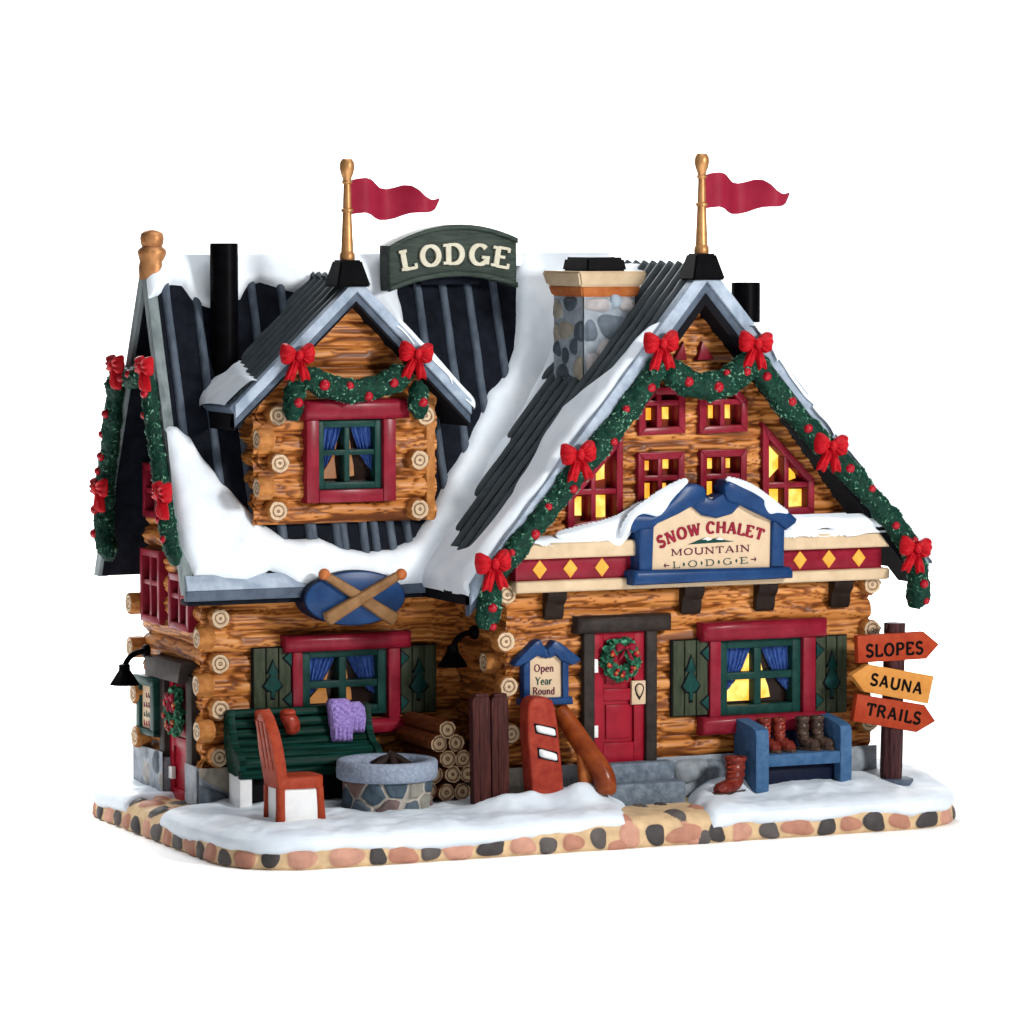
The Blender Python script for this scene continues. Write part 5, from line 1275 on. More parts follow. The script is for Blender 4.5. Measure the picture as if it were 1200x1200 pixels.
# small "Open Year Round" sign
OS = FRY(YF - .08)
og = thing('notice_sign', 'small blue framed wall sign reading Open Year Round above the red snowboard', 'sign', OS.pt(.8, 1.7))
mb = MB(); mb.prism(OS, OS.P([(617, 819), (617, 766), (625, 764), (640, 772), (655, 764), (660, 768), (660, 818)]), -.06, .0); obj('panel', mb, M['cream'], og)
mb = MB()
mb.prism(OS, OS.P([(612, 820), (620, 820), (620, 774), (612, 779)]), -.08, .05, .02)
mb.prism(OS, OS.P([(658, 818), (665, 818), (665, 777), (657, 772)]), -.08, .05, .02)
mb.prism(OS, OS.P([(608, 826), (608, 819), (669, 816), (670, 825)]), -.08, .065, .025)
mb.prism(OS, OS.P([(600, 779), (602, 775), (624, 752), (631, 749), (635, 756), (638, 760), (636, 768), (628, 768), (617, 776), (604, 781)]), -.08, .075, .028)
mb.prism(OS, OS.P([(638, 760), (643, 756), (648, 750), (655, 753), (678, 771), (677, 775), (668, 779), (656, 774), (648, 766), (641, 768)]), -.08, .078, .028)
mb.prism(OS, OS.P([(627, 767), (634, 760), (644, 760), (652, 766), (645, 770.5), (634, 770.5)]), -.08, .055, .02)
obj('frame', mb, M['blue'], og, ang=45)
text(og, M['plum'], OS, 'Open', OS.uv(625.5, 787.5), OS.uv(649, 787), .092, .002, thick=.15, thin=.09, serif=.08, depth=.005)
text(og, M['pine'], OS, 'Year', OS.uv(627, 802.5), OS.uv(646.5, 802), .092, .002, thick=.15, thin=.09, serif=.08, depth=.005)
text(og, M['plum'], OS, 'Round', OS.uv(624, 814), OS.uv(650, 813.5), .088, .002, thick=.15, thin=.09, serif=.08, depth=.005)
# tall narrow sign on the left wall: four short illegible lines
LS = FRX(XL - .08)
lg = thing('notice_sign', 'narrow green framed sign hanging under the black lamp on the shaded left wall', 'sign', LS.pt(-4.3, 1.6))
mb = MB(); mb.prism(LS, LS.P([(165, 853), (165, 799), (181, 803), (181, 857)]), -.05, .0); obj('panel', mb, M['cream'], lg)
mb = MB()
mb.prism(LS, LS.P([(161, 800), (184, 806), (184, 794), (161, 789)]), -.06, .06, .02)
mb.prism(LS, LS.P([(163, 854), (167, 855), (167, 796), (163, 795)]), -.06, .045, .015)
mb.prism(LS, LS.P([(179, 860), (184, 861), (184, 800), (179, 799)]), -.06, .045, .015)
mb.prism(LS, LS.P([(163, 858), (184, 864), (184, 856), (163, 850)]), -.06, .05, .015)
obj('frame', mb, M['green'], lg, ang=45)
rn = random.Random(3)
for i, (y, m_) in enumerate(((817, 0), (828, 0), (839, 1), (850, 2))):
    mb = MB()
    for j in range(4 if i else 2):
        x = 169 + j * 2.7 + (2.4 if i == 0 else 0)
        a = LS.uv(x, y + j * .6); hh = rn.uniform(.05, .075)
        mb.rect(LS, (a[0], a[1], a[0] + .022, a[1] + hh), -.002, .006 + .0004 * j, 0, 0); mb.rect(LS, (a[0] + .026, a[1], a[0] + .046, a[1] + hh * .5), -.002, .007 + .0004 * j, 0, 0)
    obj('lettering', mb, (M['plum'], M['pine'], M['maroon'])[m_], lg, smooth=False)

# oval plaque with crossed oars under the eave
OV = FRY(YE - .22)
ov = thing('oval_plaque', 'blue oval plaque with crossed wooden ski poles under the left eave', 'plaque', OV.pt(-.8, 2.8))
cu, cw_ = OV.uv(417, 701); ru = OV.uv(476, 701)[0] - cu; rw = .335
el = [(cu + ru * math.cos(a), cw_ + rw * math.sin(a) + .045 * math.cos(a) * ru * .0) for a in np.linspace(0, 2 * math.pi, 49)[:-1]]
mb = MB(); mb.prism(OV, el, -.36, -.03, .0, 1); mb.prism(OV, [(cu + (x - cu) * .985, cw_ + (y - cw_) * .98) for x, y in el], -.04, .0, .025, 0)
obj('board', mb, [M['blue'], M['navy']], ov, ang=40)
for k, (a, b) in enumerate((((380, 673), (463, 726)), ((470, 673), (384, 726)))):
    pa, pb = OV.xyz(*a, .06 + .05 * k), OV.xyz(*b, .04 + .05 * k)
    mb = MB(); d = (pb - pa) / np.linalg.norm(pb - pa); q = np.cross(d, OV.N); q /= np.linalg.norm(q)
    ts = np.linspace(0, 1, 14); wd = .085 + .012 * np.sin(ts * 9)
    fr_ = Fr(pa, d, np.cross(OV.N, d), OV.N); Ln = np.linalg.norm(pb - pa)
    mb.prism(fr_, [(0.04, -.05), (Ln, -.085), (Ln + .02, 0), (Ln, .085), (0.04, .05)], -.06, .035, .03)
    obj('crossed_pole', mb, M['paddle'], ov, ang=50)
    mb = MB(); mb.ball(pa, .072, n=16); obj('pole_knob', mb, M['tip'], ov)

# ------------------------------------------------------------------ garlands, wreaths, bows
def garland_path(ctrl, ds=.013):
    P = np.array(ctrl, float); t = np.r_[0, np.cumsum(np.linalg.norm(np.diff(P, axis=0), axis=1))]
    s = np.arange(0, t[-1], ds)
    Q = np.stack([np.interp(s, t, P[:, i]) for i in range(3)], -1)
    for _ in range(int(12 * (.02 / ds) ** 2)): Q[1:-1] = (Q[:-2] + 2 * Q[1:-1] + Q[2:]) / 4
    return Q
def garland(label, ctrl, rad, berries, group, fr, taper=True, flat=1.0):
    Q = garland_path(ctrl); k = len(Q)
    r = np.full(k, rad - .012) * (1 + .10 * vnoise(np.arange(k) * .04, 0, 0, k))
    if taper:
        e = np.minimum(np.arange(k), np.arange(k)[::-1]) * .013
        r = r * np.clip((e + .03) / .16, .12, 1) ** .55
    box_ = {}
    def disp(G):
        x, y, z = G[..., 0], G[..., 1], G[..., 2]
        wx = x + .02 * vnoise(x * 16, y * 16, z * 16, 40); wz = z + .02 * vnoise(x * 16, y * 16, z * 16, 41)
        big = fbm(x * 8, y * 8, z * 8, 2)
        r1 = 1 - np.abs(vnoise(wx * 22, y * 22, wz * 22, 5)); r2 = 1 - np.abs(vnoise(wx * 36, y * 36, wz * 36, 8))
        br_ = sstep(-.3, .5, vnoise(x * 45, y * 45, z * 45, 44))
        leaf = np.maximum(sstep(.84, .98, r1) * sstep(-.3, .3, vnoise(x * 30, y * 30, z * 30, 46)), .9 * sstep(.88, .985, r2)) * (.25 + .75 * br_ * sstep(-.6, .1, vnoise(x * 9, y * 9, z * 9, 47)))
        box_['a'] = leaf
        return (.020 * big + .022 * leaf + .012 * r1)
    mb = MB(); mb.tube(Q, r, n=76, disp=disp, cap=True)
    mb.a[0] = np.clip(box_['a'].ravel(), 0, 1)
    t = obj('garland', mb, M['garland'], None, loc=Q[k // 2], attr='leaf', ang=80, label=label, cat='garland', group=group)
    for (f, du, dw) in berries:
        i = min(k - 1, int(f * k)); T = Q[min(k - 1, i + 1)] - Q[max(0, i - 1)]; T /= np.linalg.norm(T)
        q = np.cross(fr.N, T); q /= np.linalg.norm(q)
        a_ = du; p = Q[i] + r[i] * (fr.N * math.cos(a_) + q * math.sin(a_)) * 1.0
        mb = MB(); mb.ball((0, 0, 0), .052, n=14); me_ = berry_mesh
        o = bpy.data.objects.new('berry', berry_mesh); COL.objects.link(o); o.parent = t; o.location = p - np.array(t.location); o.scale = (dw,) * 3
    return t
_mb = MB(); _mb.ball((0, 0, 0), .052, n=16); berry_mesh = mesh('berry', _mb, [M['berry']], np.zeros(3))
RG = lambda pts, n=.10: [RAKE.xyz(x, y, n) for x, y in pts]
garland('long evergreen garland hanging down the left edge of the right gable', RG([(776, 420), (749, 462), (717, 504), (684, 544), (648, 590), (614, 632), (585, 665), (575, 690), (573, 715), (569, 738)], .07), .142,
    [(.10, .3, 1.2), (.2, -.5, .9), (.30, .5, 1.0), (.38, -.5, 1.1), (.49, .3, 1.1), (.58, -.5, .9), (.67, .2, 1.2), (.76, -.4, .9), (.93, -.1, 1.1), (.985, .5, 1.0)], 'evergreen garlands', RAKE)
garland('long evergreen garland hanging down the right edge of the right gable', RG([(886, 420), (900, 446), (922, 476), (947, 502), (972, 529), (996, 555), (1019, 581), (1044, 609), (1065, 638), (1077, 664), (1077, 692), (1073, 714)], .06), .142,
    [(.06, -.3, 1.1), (.17, .3, 1.2), (.27, -.3, 1.1), (.46, .0, 1.2), (.56, .4, 1.0), (.70, -.3, 1.0), (.78, .5, .9), (.92, .0, 1.1), (.97, .5, .9)], 'evergreen garlands', RAKE)
garland('sagging evergreen swag strung between two bows under the tall right gable peak', RG([(778, 424), (792, 440), (810, 451), (832, 454), (852, 449), (870, 434), (884, 416)], .06), .175,
    [(.24, -.1, 1.2), (.52, .0, 1.3), (.82, .0, 1.0), (.66, .9, .9)], 'evergreen garlands', RAKE)
DG = lambda pts, n=.08: [DRAKE.xyz(x, y, n) for x, y in pts]
garland('sagging evergreen swag strung between two bows on the dormer gable', DG([(352, 436), (370, 447), (392, 456), (415, 459), (440, 455), (462, 446), (480, 434)], .04), .15,
    [(.20, -.1, 1.3), (.42, .5, 1.0), (.58, -.6, 1.1), (.80, .0, 1.1)], 'evergreen garlands', DRAKE)
garland('short evergreen tail hanging below the left dormer bow', DG([(346, 446), (345, 462), (344, 478), (343, 494)], .04), .135, [(.55, .1, 1.2)], 'evergreen garlands', DRAKE)
garland('short evergreen tail hanging below the right dormer bow', DG([(489, 446), (490, 462), (491, 478), (492, 492)], .04), .125, [(.55, .1, 1.2)], 'evergreen garlands', DRAKE)
LR = FRX(XRL - .05)
LG = lambda pts, n=.08: [LR.xyz(x, y, n) for x, y in pts]
garland('evergreen garland down the front edge of the left gable', LG([(174, 440), (177, 480), (182, 520), (188, 560), (194, 600), (200, 640), (207, 662)]), .095,
    [(.1, .4, 1), (.2, -.3, 1), (.62, .3, 1.1), (.74, -.2, 1), (.85, .3, 1)], 'evergreen garlands', LR)
garland('evergreen garland down the far back edge of the left gable', LG([(137, 440), (133, 480), (129, 520), (124, 560), (121, 600), (122, 630), (129, 656)]), .122,
    [(.2, .2, 1.1), (.32, -.3, 1), (.43, .2, 1.1), (.52, -.2, 1), (.72, .1, 1.2), (.84, -.3, 1.2)], 'evergreen garlands', LR)
garland('short evergreen swag between the two bows near the left gable peak', LG([(136, 434), (147, 442), (158, 444), (168, 436)], .06), .115, [(.5, 0, 1.1), (.75, .4, 1)], 'evergreen garlands', LR)

def make_bow():
    t = thing('bow', '', 'bow', (0, 0, 0), 'red bows on the garlands')
    F0 = FRY(0)
    for s_ in (-1, 1):
        pl = [(0, .03), (s_ * .06, .10), (s_ * .14, .15), (s_ * .21, .145), (s_ * .235, .03), (s_ * .215, -.10), (s_ * .13, -.125), (s_ * .05, -.06)]
        mb = MB(); mb.pillow(F0, pl, .12, .0, 0, pleat=15, pc=(s_ * .0, .0), pd=.013, rings=14, dens=6)
        obj('loop', mb, M['bow'], t, ang=60)
    for s_ in (-1, 1):
        pl = [(-s_ * .03, .0), (s_ * .05, -.02), (s_ * .11, -.13), (s_ * .165, -.24), (s_ * .175, -.33), (s_ * .11, -.30), (s_ * .06, -.35), (s_ * .015, -.22), (-s_ * .01, -.10)]
        mb = MB(); mb.pillow(F0, pl, .07, .01, 0, pleat=30, pc=(0, .06), pd=.014, rings=12, dens=6)
        obj('tail', mb, M['bow'], t, ang=60)
    mb = MB(); mb.ball((0, -.095, .0), .062, n=16, sc=(.85, .7, 1.1)); obj('knot', mb, M['bow'], t)
    return t
bow0 = make_bow(); first = [True]
def bow(fr, px, py, n, label, rot=0.0, tilt=0.0, sc=1.0):
    p = fr.xyz(px, py, n)
    o = bow0 if first[0] else dup(bow0)
    first[0] = False
    o.location = p; o.rotation_euler = (0, tilt, rot); o.scale = (sc,) * 3; o['label'] = label
bow(RAKE, 774, 402, .18, 'red bow at the top of the left garland on the right gable', sc=1.0, tilt=-.06)
bow(RAKE, 885, 402, .18, 'red bow at the top of the right garland on the right gable', sc=.98, tilt=.06)
bow(RAKE, 677, 532, .20, 'red bow halfway down the left garland beside the lit slanted window', tilt=-.1)
bow(RAKE, 973, 522, .20, 'red bow halfway down the right garland beside the lit slanted window', tilt=.1)
bow(RAKE, 577, 660, .22, 'red bow low on the left garland at the end of the diamond fascia', tilt=-.1)
bow(RAKE, 1072, 642, .20, 'red bow at the foot of the right garland above the signpost', tilt=.12, sc=.95)
bow(DRAKE, 348, 416, .16, 'red bow at the left end of the dormer swag', sc=.95)
bow(DRAKE, 487, 414, .16, 'red bow at the right end of the dormer swag', sc=.95, tilt=.1)
bow(LR, 172, 430, .16, 'red bow at the top of the left gable garland nearest the front roof slope', rot=R(-90), sc=.9)
bow(LR, 138, 428, .16, 'red bow at the top of the left gable garland on the far back edge', rot=R(-90), sc=.9)
bow(LR, 193, 578, .16, 'red bow halfway down the front edge of the left gable beside a red window', rot=R(-90), sc=.95)
bow(LR, 119, 572, .16, 'red bow halfway down the far back edge of the left gable', rot=R(-90), sc=.9)

def make_wreath():
    t = thing('wreath', '', 'wreath', (0, 0, 0), 'door wreaths')
    th = np.linspace(0, 2 * math.pi, 121)[:-1]; ph = np.linspace(0, 2 * math.pi, 29)[:-1]
    A, B = np.meshgrid(th, ph, indexing='ij')
    def tor(rt):
        rr = .175 + rt * np.cos(B)
        return np.stack([rr * np.cos(A), -.05 - rt * np.sin(B) * .8, rr * np.sin(A)], -1)
    G = tor(.09); x, y, z = G[..., 0], G[..., 1], G[..., 2]
    leaf = sstep(.5, 1, 1 - np.abs(vnoise(x * 22, y * 22, z * 22, 3))) * .6 + sstep(.6, 1, 1 - np.abs(vnoise(x * 40, y * 40, z * 40, 6))) * .4
    G = tor(.083 + .05 * (leaf - .3) + .014 * fbm(x * 9, y * 9, z * 9, 4))
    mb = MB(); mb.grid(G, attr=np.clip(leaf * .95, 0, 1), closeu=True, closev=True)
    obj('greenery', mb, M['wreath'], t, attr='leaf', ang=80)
    F0 = FRY(-.13)
    mb = MB()
    for s_ in (-1, 1):
        mb.pillow(F0, [(.03, .15), (.03 + s_ * .07, .21), (.03 + s_ * .14, .19), (.03 + s_ * .13, .09), (.03 + s_ * .06, .12)], .045, pleat=9, pc=(.03, .15), pd=.006)
        mb.pillow(F0, [(.03, .15), (.03 + s_ * .05, .10), (.03 + s_ * .12, -.02), (.03 + s_ * .05, .0)], .03, pleat=9, pc=(.03, .2), pd=.006)
    mb.ball((.03, -.16, .15), .028, n=10); obj('ribbon', mb, M['maroon'], t, ang=60)
    rn = random.Random(4)
    for i, an in enumerate((195, 262, 315, 20, 150, 235)):
        a = R(an); mb = MB()
        for j in range(3): mb.ball((.18 * math.cos(a) + rn.uniform(-.03, .03), -.14, .18 * math.sin(a) + rn.uniform(-.03, .03)), .026, n=10, mat=j % 3 == 2)
        obj('berry_cluster', mb, [M['berry'], M['tip']], t)
    return t
wr = make_wreath(); wr.location = FAC.xyz(725, 772, .03); wr['label'] = 'round green wreath with dark red ribbon on the red front door'
w2 = dup(wr, LEFT.xyz(209, 833, .0), (0, 0, R(-90)), 'green wreath with red berries on the narrow left side door'); w2.scale = (.95, .9, 1.15)

# ------------------------------------------------------------------ wall lamps (gooseneck, facing left)
def make_lamp():
    t = thing('wall_lamp', '', 'lamp', (0, 0, 0), 'black gooseneck wall lamps')
    mb = MB(); mb.lathe((0, 0, 0), [(.001, .0), (.085, .0), (.09, .03), (.07, .07), (.001, .075)], 24, ax=(-1, 0, 0)); obj('wall_plate', mb, M['iron'], t)
    mb = MB(); mb.tube(garland_path([(-.03, 0, .0), (-.12, 0, -.0), (-.21, 0, -.03), (-.285, 0, -.10), (-.31, 0, -.17)], .015), .036, n=14); obj('neck', mb, M['iron'], t)
    mb = MB(); mb.lathe((-.315, 0, -.17), [(.001, .03), (.07, .02), (.072, -.055), (.085, -.07), (.18, -.22), (.185, -.235), (.17, -.228), (.07, -.08), (.001, -.07)], 32); obj('shade', mb, M['iron'], t, ang=50)
    mb = MB(); mb.ball((-.315, 0, -.245), .07, n=16); obj('bulb', mb, M['bulb'], t)
    return t
lamp = make_lamp(); lamp.location = FRX(XL - .09).xyz(174, 763); lamp['label'] = 'black gooseneck wall lamp jutting out over the left side wall sign'
lamp.scale = (1.0, 1.0, 1.0)
dup(lamp, FRX(XS - .02).xyz(558, 741), None, 'black gooseneck wall lamp in the dark inner corner above the stacked firewood')

# ------------------------------------------------------------------ things standing round the lodge
def span(fr, x0, x1, y): return fr.uv(x0, y)[0], fr.uv(x1, y)[0]
# green slatted bench under the main window
BN = FRY(2.2)
bx0, bx1 = BN.uv(275, 870)[0], BN.uv(443, 870)[0]
bz = lambda py, y: FRY(y).uv(350, py)[1]
gb = thing('slatted_bench', 'long dark green slatted bench with rolled seat against the wall behind the fire pit', 'bench', ((bx0 + bx1) / 2, 2.1, .4))
prof = [(2.50, bz(833, 2.5)), (2.47, bz(845, 2.47)), (2.43, bz(857, 2.43)), (2.38, bz(868, 2.38)), (2.29, bz(877, 2.29)), (2.17, bz(883, 2.17)), (2.09, bz(892, 2.09)), (2.11, bz(904, 2.11))]
for i, (y, z) in enumerate(prof):
    j = max(0, i - 1); k = min(len(prof) - 1, i + 1)
    d = np.array([0, prof[k][0] - prof[j][0], prof[k][1] - prof[j][1]]); d /= np.linalg.norm(d)
    fr_ = Fr((0, y, z), (1, 0, 0), -d, np.cross((1, 0, 0), -d))
    w_ = .056 if i < 4 else .062
    mb = MB(); mb.prism(fr_, [(bx0 + .03, -w_), (bx1 - .03, -w_), (bx1 - .03, w_), (bx0 + .03, w_)], -.05, .045, .04, 0, 3)
    obj('slat', mb, M['bench'], gb, ang=50)
for x in (bx0, bx1 - .09):
    mb = MB(); P = [(-y, z) for y, z in prof]
    full = [(-(y - .0) + .055, z + .05) for y, z in prof] + [(-2.2, bz(906, 2.2)), (-2.45, bz(900, 2.45)), (-2.58, bz(870, 2.5)), (-2.6, bz(832, 2.5))]
    mb.prism(FRX(x), full, -.09, 0, .015); obj('end_frame', mb, M['bench'], gb, ang=40)
for x in (bx0 + .03, bx1 - .25):
    mb = MB(); mb.box((x, 2.12, .34), (x + .17, 2.5, bz(904, 2.12)), .03); obj('leg', mb, M['white'], gb)
mb = MB(); mb.box((bx0 + .2, 2.3, .34), (bx1 - .2, 2.55, bz(890, 2.3)), .02); obj('back_panel', mb, M['soffit'], gb)
# scarf over its back
FS_ = FRY(2.36)
sc_ = thing('scarf', 'purple knitted scarf draped over the back of the green bench', 'scarf', FS_.xyz(402, 866))
for pts, n_ in (([(384, 824), (386, 820), (398, 819), (406, 822), (409, 838), (409, 866), (400, 867), (388, 866), (387, 845)], .10), ([(406, 824), (418, 823), (424, 829), (426, 842), (424, 856), (410, 856), (405, 842)], .07)):
    pp = FS_.P(pts); us = [p[0] for p in pp]; ws = [p[1] for p in pp]
    U, Wd = np.meshgrid(np.arange(min(us) - .02, max(us) + .02, .008), np.arange(min(ws) - .02, max(ws) + .02, .008), indexing='ij')
    sd = sdist(pp, U, Wd)
    rib_ = np.where(Wd < min(ws) + .17, .030 * np.abs(np.sin(U * 55)), .014 * np.sin(U * 62 + Wd * 22) * np.sin(Wd * 66))
    th = np.where(sd > 0, .035 * (1 - np.exp(-np.maximum(sd, 0) / .02)) + rib_ * .7, sd * 1.5)
    mb = MB(); mb.grid(FS_.arr(U, Wd, n_ + th), mask=sd > -.03); mb.prism(FS_, pp, -.06, n_ + .01)
    obj('scarf_fold', mb, M['purple'], sc_, ang=60)
# two mittens hung on it
MT = FRY(2.40)
for pts, lab in (([(325, 836), (328, 832), (338, 832), (345, 837), (349, 847), (348, 856), (342, 861), (333, 860), (331, 850), (327, 844)], 'russet mitten hanging over the bench back between chair and scarf'),
                 ([(296, 838), (299, 833), (308, 831), (312, 838), (311, 850), (307, 858), (300, 857), (297, 849)], 'russet mitten on the bench back peeping out beside the red chair back')):
    mt = thing('mitten', lab, 'mitten', MT.xyz(*pts[0], .1), 'mittens on the green bench')
    mb = MB(); mb.pillow(MT, MT.P(pts), .13, .06, rings=12); obj('palm', mb, M['mitten'], mt, ang=70)
    c = np.mean(MT.P(pts[:4]), 0); mb = MB(); mb.pillow(MT, [(c[0] - .11, c[1] - .03), (c[0] - .09, c[1] + .05), (c[0] + .08, c[1] + .05), (c[0] + .10, c[1] - .03)], .12, .09, rings=8); obj('cuff', mb, M['mitten'], mt, ang=70)

# red chair facing the fire pit
cy0 = .66; ch0 = FRY(cy0); cx0, cz0 = ch0.uv(327, 966)[0], .395
chair = thing('wooden_chair', 'rust red wooden chair turned sideways with snow packed under its seat', 'chair', (cx0, cy0, cz0))
zs0, zs1 = ch0.uv(340, 925)[1], ch0.uv(340, 911)[1]
mb = MB()
seat = [(0, 0), (.44, -.02), (.56, .02), (.60, .12), (.60, .34), (.55, .44), (.42, .48), (0, .48)]
mb.prism(Fr((cx0, cy0, zs0), (1, 0, 0), (0, 1, 0), (0, 0, 1)), seat, 0, zs1 - zs0, .025); obj('seat', mb, M['brick'], chair, ang=50)
# the back: arched panel leaning out to the left
zb = FRY(cy0 + .3).uv(304, 832)[1]
bd = np.array([-.15, 0, zb - zs0]); bl = np.linalg.norm(bd); bd /= bl
BF = Fr((cx0 + .0, cy0, zs0), (0, -1, 0), bd, np.cross((0, -1, 0), bd))
arch = [(0, 0), (.01, bl * .5), (-.03, bl * .72), (-.12, bl * .90), (-.24, bl), (-.36, bl * .90), (-.45, bl * .72), (-.49, bl * .5), (-.48, 0)]
mb = MB(); mb.prism(BF, arch, -.13, 0, .02)
for u in (-.12, -.24, -.36): mb.prism(BF, [(u - .05, .22), (u + .05, .22), (u + .035, bl * .86), (u - .035, bl * .86)], -.01, .014, .01)
obj('backrest', mb, M['brick'], chair, ang=40)
for x, y, sx in ((.03, .03, .0), (.52, .05, .03), (.03, .42, .0), (.50, .42, .03)):
    mb = MB(); a = np.array([cx0 + x, cy0 + y, zs0 + .01]); b = a + (sx, 0, -(zs0 - cz0) - .03)
    mb.tube([a, a * .5 + b * .5, b], [.055, .055, .062], n=12); obj('leg', mb, M['brick'], chair, ang=50)
mb = MB()
U, Wd = np.meshgrid(np.linspace(.02, .55, 40), np.linspace(0, 1, 24), indexing='ij')
mb.box((cx0 + .045, cy0 + .02, cz0 - .05), (cx0 + .53, cy0 + .45, zs0 + .005), .03)
mb.box((cx0 + .01, cy0 + .06, cz0 - .05), (cx0 + .1, cy0 + .40, zs0 + .004), .02)
mb.box((cx0 - .01, cy0 - .03, cz0 - .05), (cx0 + .56, cy0 + .08, cz0 + .06), .03)
obj('snow_filling', mb, M['white'], chair)

# round stone fire pit
FPY = 1.46; fpf = FRY(FPY); fcx = fpf.uv(453.5, 900)[0]; zt0 = fpf.uv(453, 889)[1]; zt1 = zt0 - .235; zgr = .36
pit = thing('fire_pit', 'round fieldstone fire pit with thick blue grey rim and charred wood inside', 'fire pit', (fcx, FPY, .4))
Rp = .525; C_ = 2 * math.pi * Rp
P, a = stones(lambda u, w, h: np.stack([fcx + (Rp + h) * np.cos(u / Rp), FPY + (Rp + h) * np.sin(u / Rp), w], -1), 0, C_, zgr, zt1 + .03, 26, 4, hgt=.035, asp=1.25, res=.012, closeu=True, gap=.03, wrap=C_)
mb = MB(); mb.grid(P, attr=a[0], attr2=a[1], closeu=True); obj('stone_ring', mb, M['pitst'], pit, attr='cell', ang=60)
mb = MB()
n_ = 96; th = np.arange(n_) * 2 * math.pi / n_
prof_ = [(.50, zt1), (.585, zt1 - .0), (.605, zt1 + .02), (.612, zt1 + .1), (.606, zt0 - .03), (.59, zt0 - .006), (.56, zt0), (.50, zt0 - .004), (.46, zt0 - .02), (.435, zt0 - .07), (.43, zt0 - .14)]
G = np.array([[(fcx + r * math.cos(t), FPY + r * math.sin(t), z) for t in th] for r, z in prof_])
nz = .004 * fbm(G[..., 0] * 14, G[..., 1] * 14, G[..., 2] * 14, 3)
G[..., 0] += nz * np.cos(th)[None]; G[..., 1] += nz * np.sin(th)[None]
mb.grid(G, closev=True); obj('pit_rim', mb, M['rimst'], pit, ang=60)
mb = MB(); mb.lathe((fcx, FPY, zt0 - .13), [(.435, 0), (.2, .01), (.001, .03)], 32); obj('ash_bed', mb, M['ash'], pit)
rn = random.Random(9)
for k in range(6):
    a = k * 1.05 + .4; p = np.array([fcx + .05 + .24 * math.cos(a), FPY + .20 * math.sin(a), zt0 - .09]); q = np.array([fcx + .05 - .03 * math.cos(a), FPY - .03 * math.sin(a), zt0 + .02 + .010 * k])
    mb = MB(); mb.tube([p, (p + q) / 2 + (0, 0, .01), q], [.055, .05, .035], n=9); obj('charred_log', mb, M['ash'], pit, ang=30)

# firewood: each log a thing
def fire_log_mesh():
    mb = MB(); n = 28; t = np.arange(n) * 2 * math.pi / n
    rad = .108 * (1 + .05 * np.sin(3 * t) + .04 * np.sin(8 * t))
    rows = [[(rad[i] * r * math.cos(t[i]), y, rad[i] * r * math.sin(t[i])) for i in range(n)] for r, y in ((.98, 1.15), (1.0, .6), (1.0, .02), (.96, .0))]
    mb.grid(np.array(rows), closev=True, mat=0)
    rows = [[(rad[i] * r * math.cos(t[i]), y, rad[i] * r * math.sin(t[i])) for i in range(n)] for r, y in ((.96, 0), (.85, -.008), (.6, .004), (.4, -.004), (.02, 0))]
    mb.grid(np.array(rows), closev=True, mat=1)
    return mb
WP = FRY(1.42)
lm = mesh('firewood_log', fire_log_mesh(), [M['darkwood'], M['firering']], np.zeros(3), True, 50)
fw = [(524.5, 855, 'topmost firewood log, alone at the peak of the stack'), (516, 872, 'left firewood log of the second row from the top'), (537, 871, 'right firewood log of the second row from the top'),
      (525, 889.5, 'left firewood log of the third row from the top'), (544, 889.5, 'right firewood log of the third row, beside the brown skis'), (512, 909, 'left firewood log of the fourth row, touching the fire pit rim'),
      (531, 907.5, 'middle firewood log of the fourth row'), (550, 907, 'right firewood log of the fourth row behind the brown skis'), (505, 928, 'lowest left firewood log beside the fire pit wall'), (523.5, 929, 'lowest middle firewood log of the stack'), (543, 928, 'lowest right firewood log beside the brown skis')]
for k, (x, y, lab) in enumerate(fw):
    o = bpy.data.objects.new('firewood_log', lm); COL.objects.link(o)
    p = WP.xyz(x, y); o.location = p + np.array([0, .03 * ((k * 7) % 3), 0]); o.rotation_euler = (0, k * 1.3, 0)
    tag(o, lab, 'firewood log', 'stacked firewood')

# pair of short wide skis, snowboard
SKF = FRY(.80)
for x0, x1, lab in ((555, 576.5, 'left one of two dark brown skis standing upright in snow'), (577, 598, 'right one of two dark brown skis standing upright in snow')):
    u0, u1 = SKF.uv(x0, 870)[0] + .004, SKF.uv(x1, 870)[0]
    t = thing('ski', lab, 'ski', ((u0 + u1) / 2, .8, .45), 'dark brown skis')
    z1 = SKF.uv(x0, 816)[1]
    mb = MB(); h = z1 - .42
    mb.prism(Fr((0, .80, .42), (1, 0, 0), (0, .03, 1), (0, -1, .03)), [(u0, 0), (u1, 0), (u1, h - .06), (u1 - .03, h), (u0 + .03, h), (u0, h - .06)], -.11, .0, .02)
    mb.rect(Fr((0, .80, .42), (1, 0, 0), (0, .03, 1), (0, -1, .03)), ((u0 + u1) / 2 - .035, .05, (u0 + u1) / 2 + .035, h - .09), -.01, .010, .008)
    obj('plank', mb, M['ski'], t, ang=40)
    mb = MB(); mb.box((u0 + .03, .82, z1 - .02), (u1 - .03, .91, z1 + .025), .015); obj('tip_curl', mb, M['ski'], t)
SB = FRY(.74)
sb = thing('snowboard', 'rust red snowboard with two white bindings stuck upright in snow', 'snowboard', SB.xyz(640, 925))
pl = SB.P([(619, 830), (621, 822), (628, 817), (640, 817), (648, 821), (651, 830), (654, 855), (660, 905), (662, 945), (626, 950), (623, 915), (619, 860)])
mb = MB(); mb.prism(SB, pl, -.24, 0, .035, 0, 3); obj('deck', mb, M['rust'], sb, ang=50)
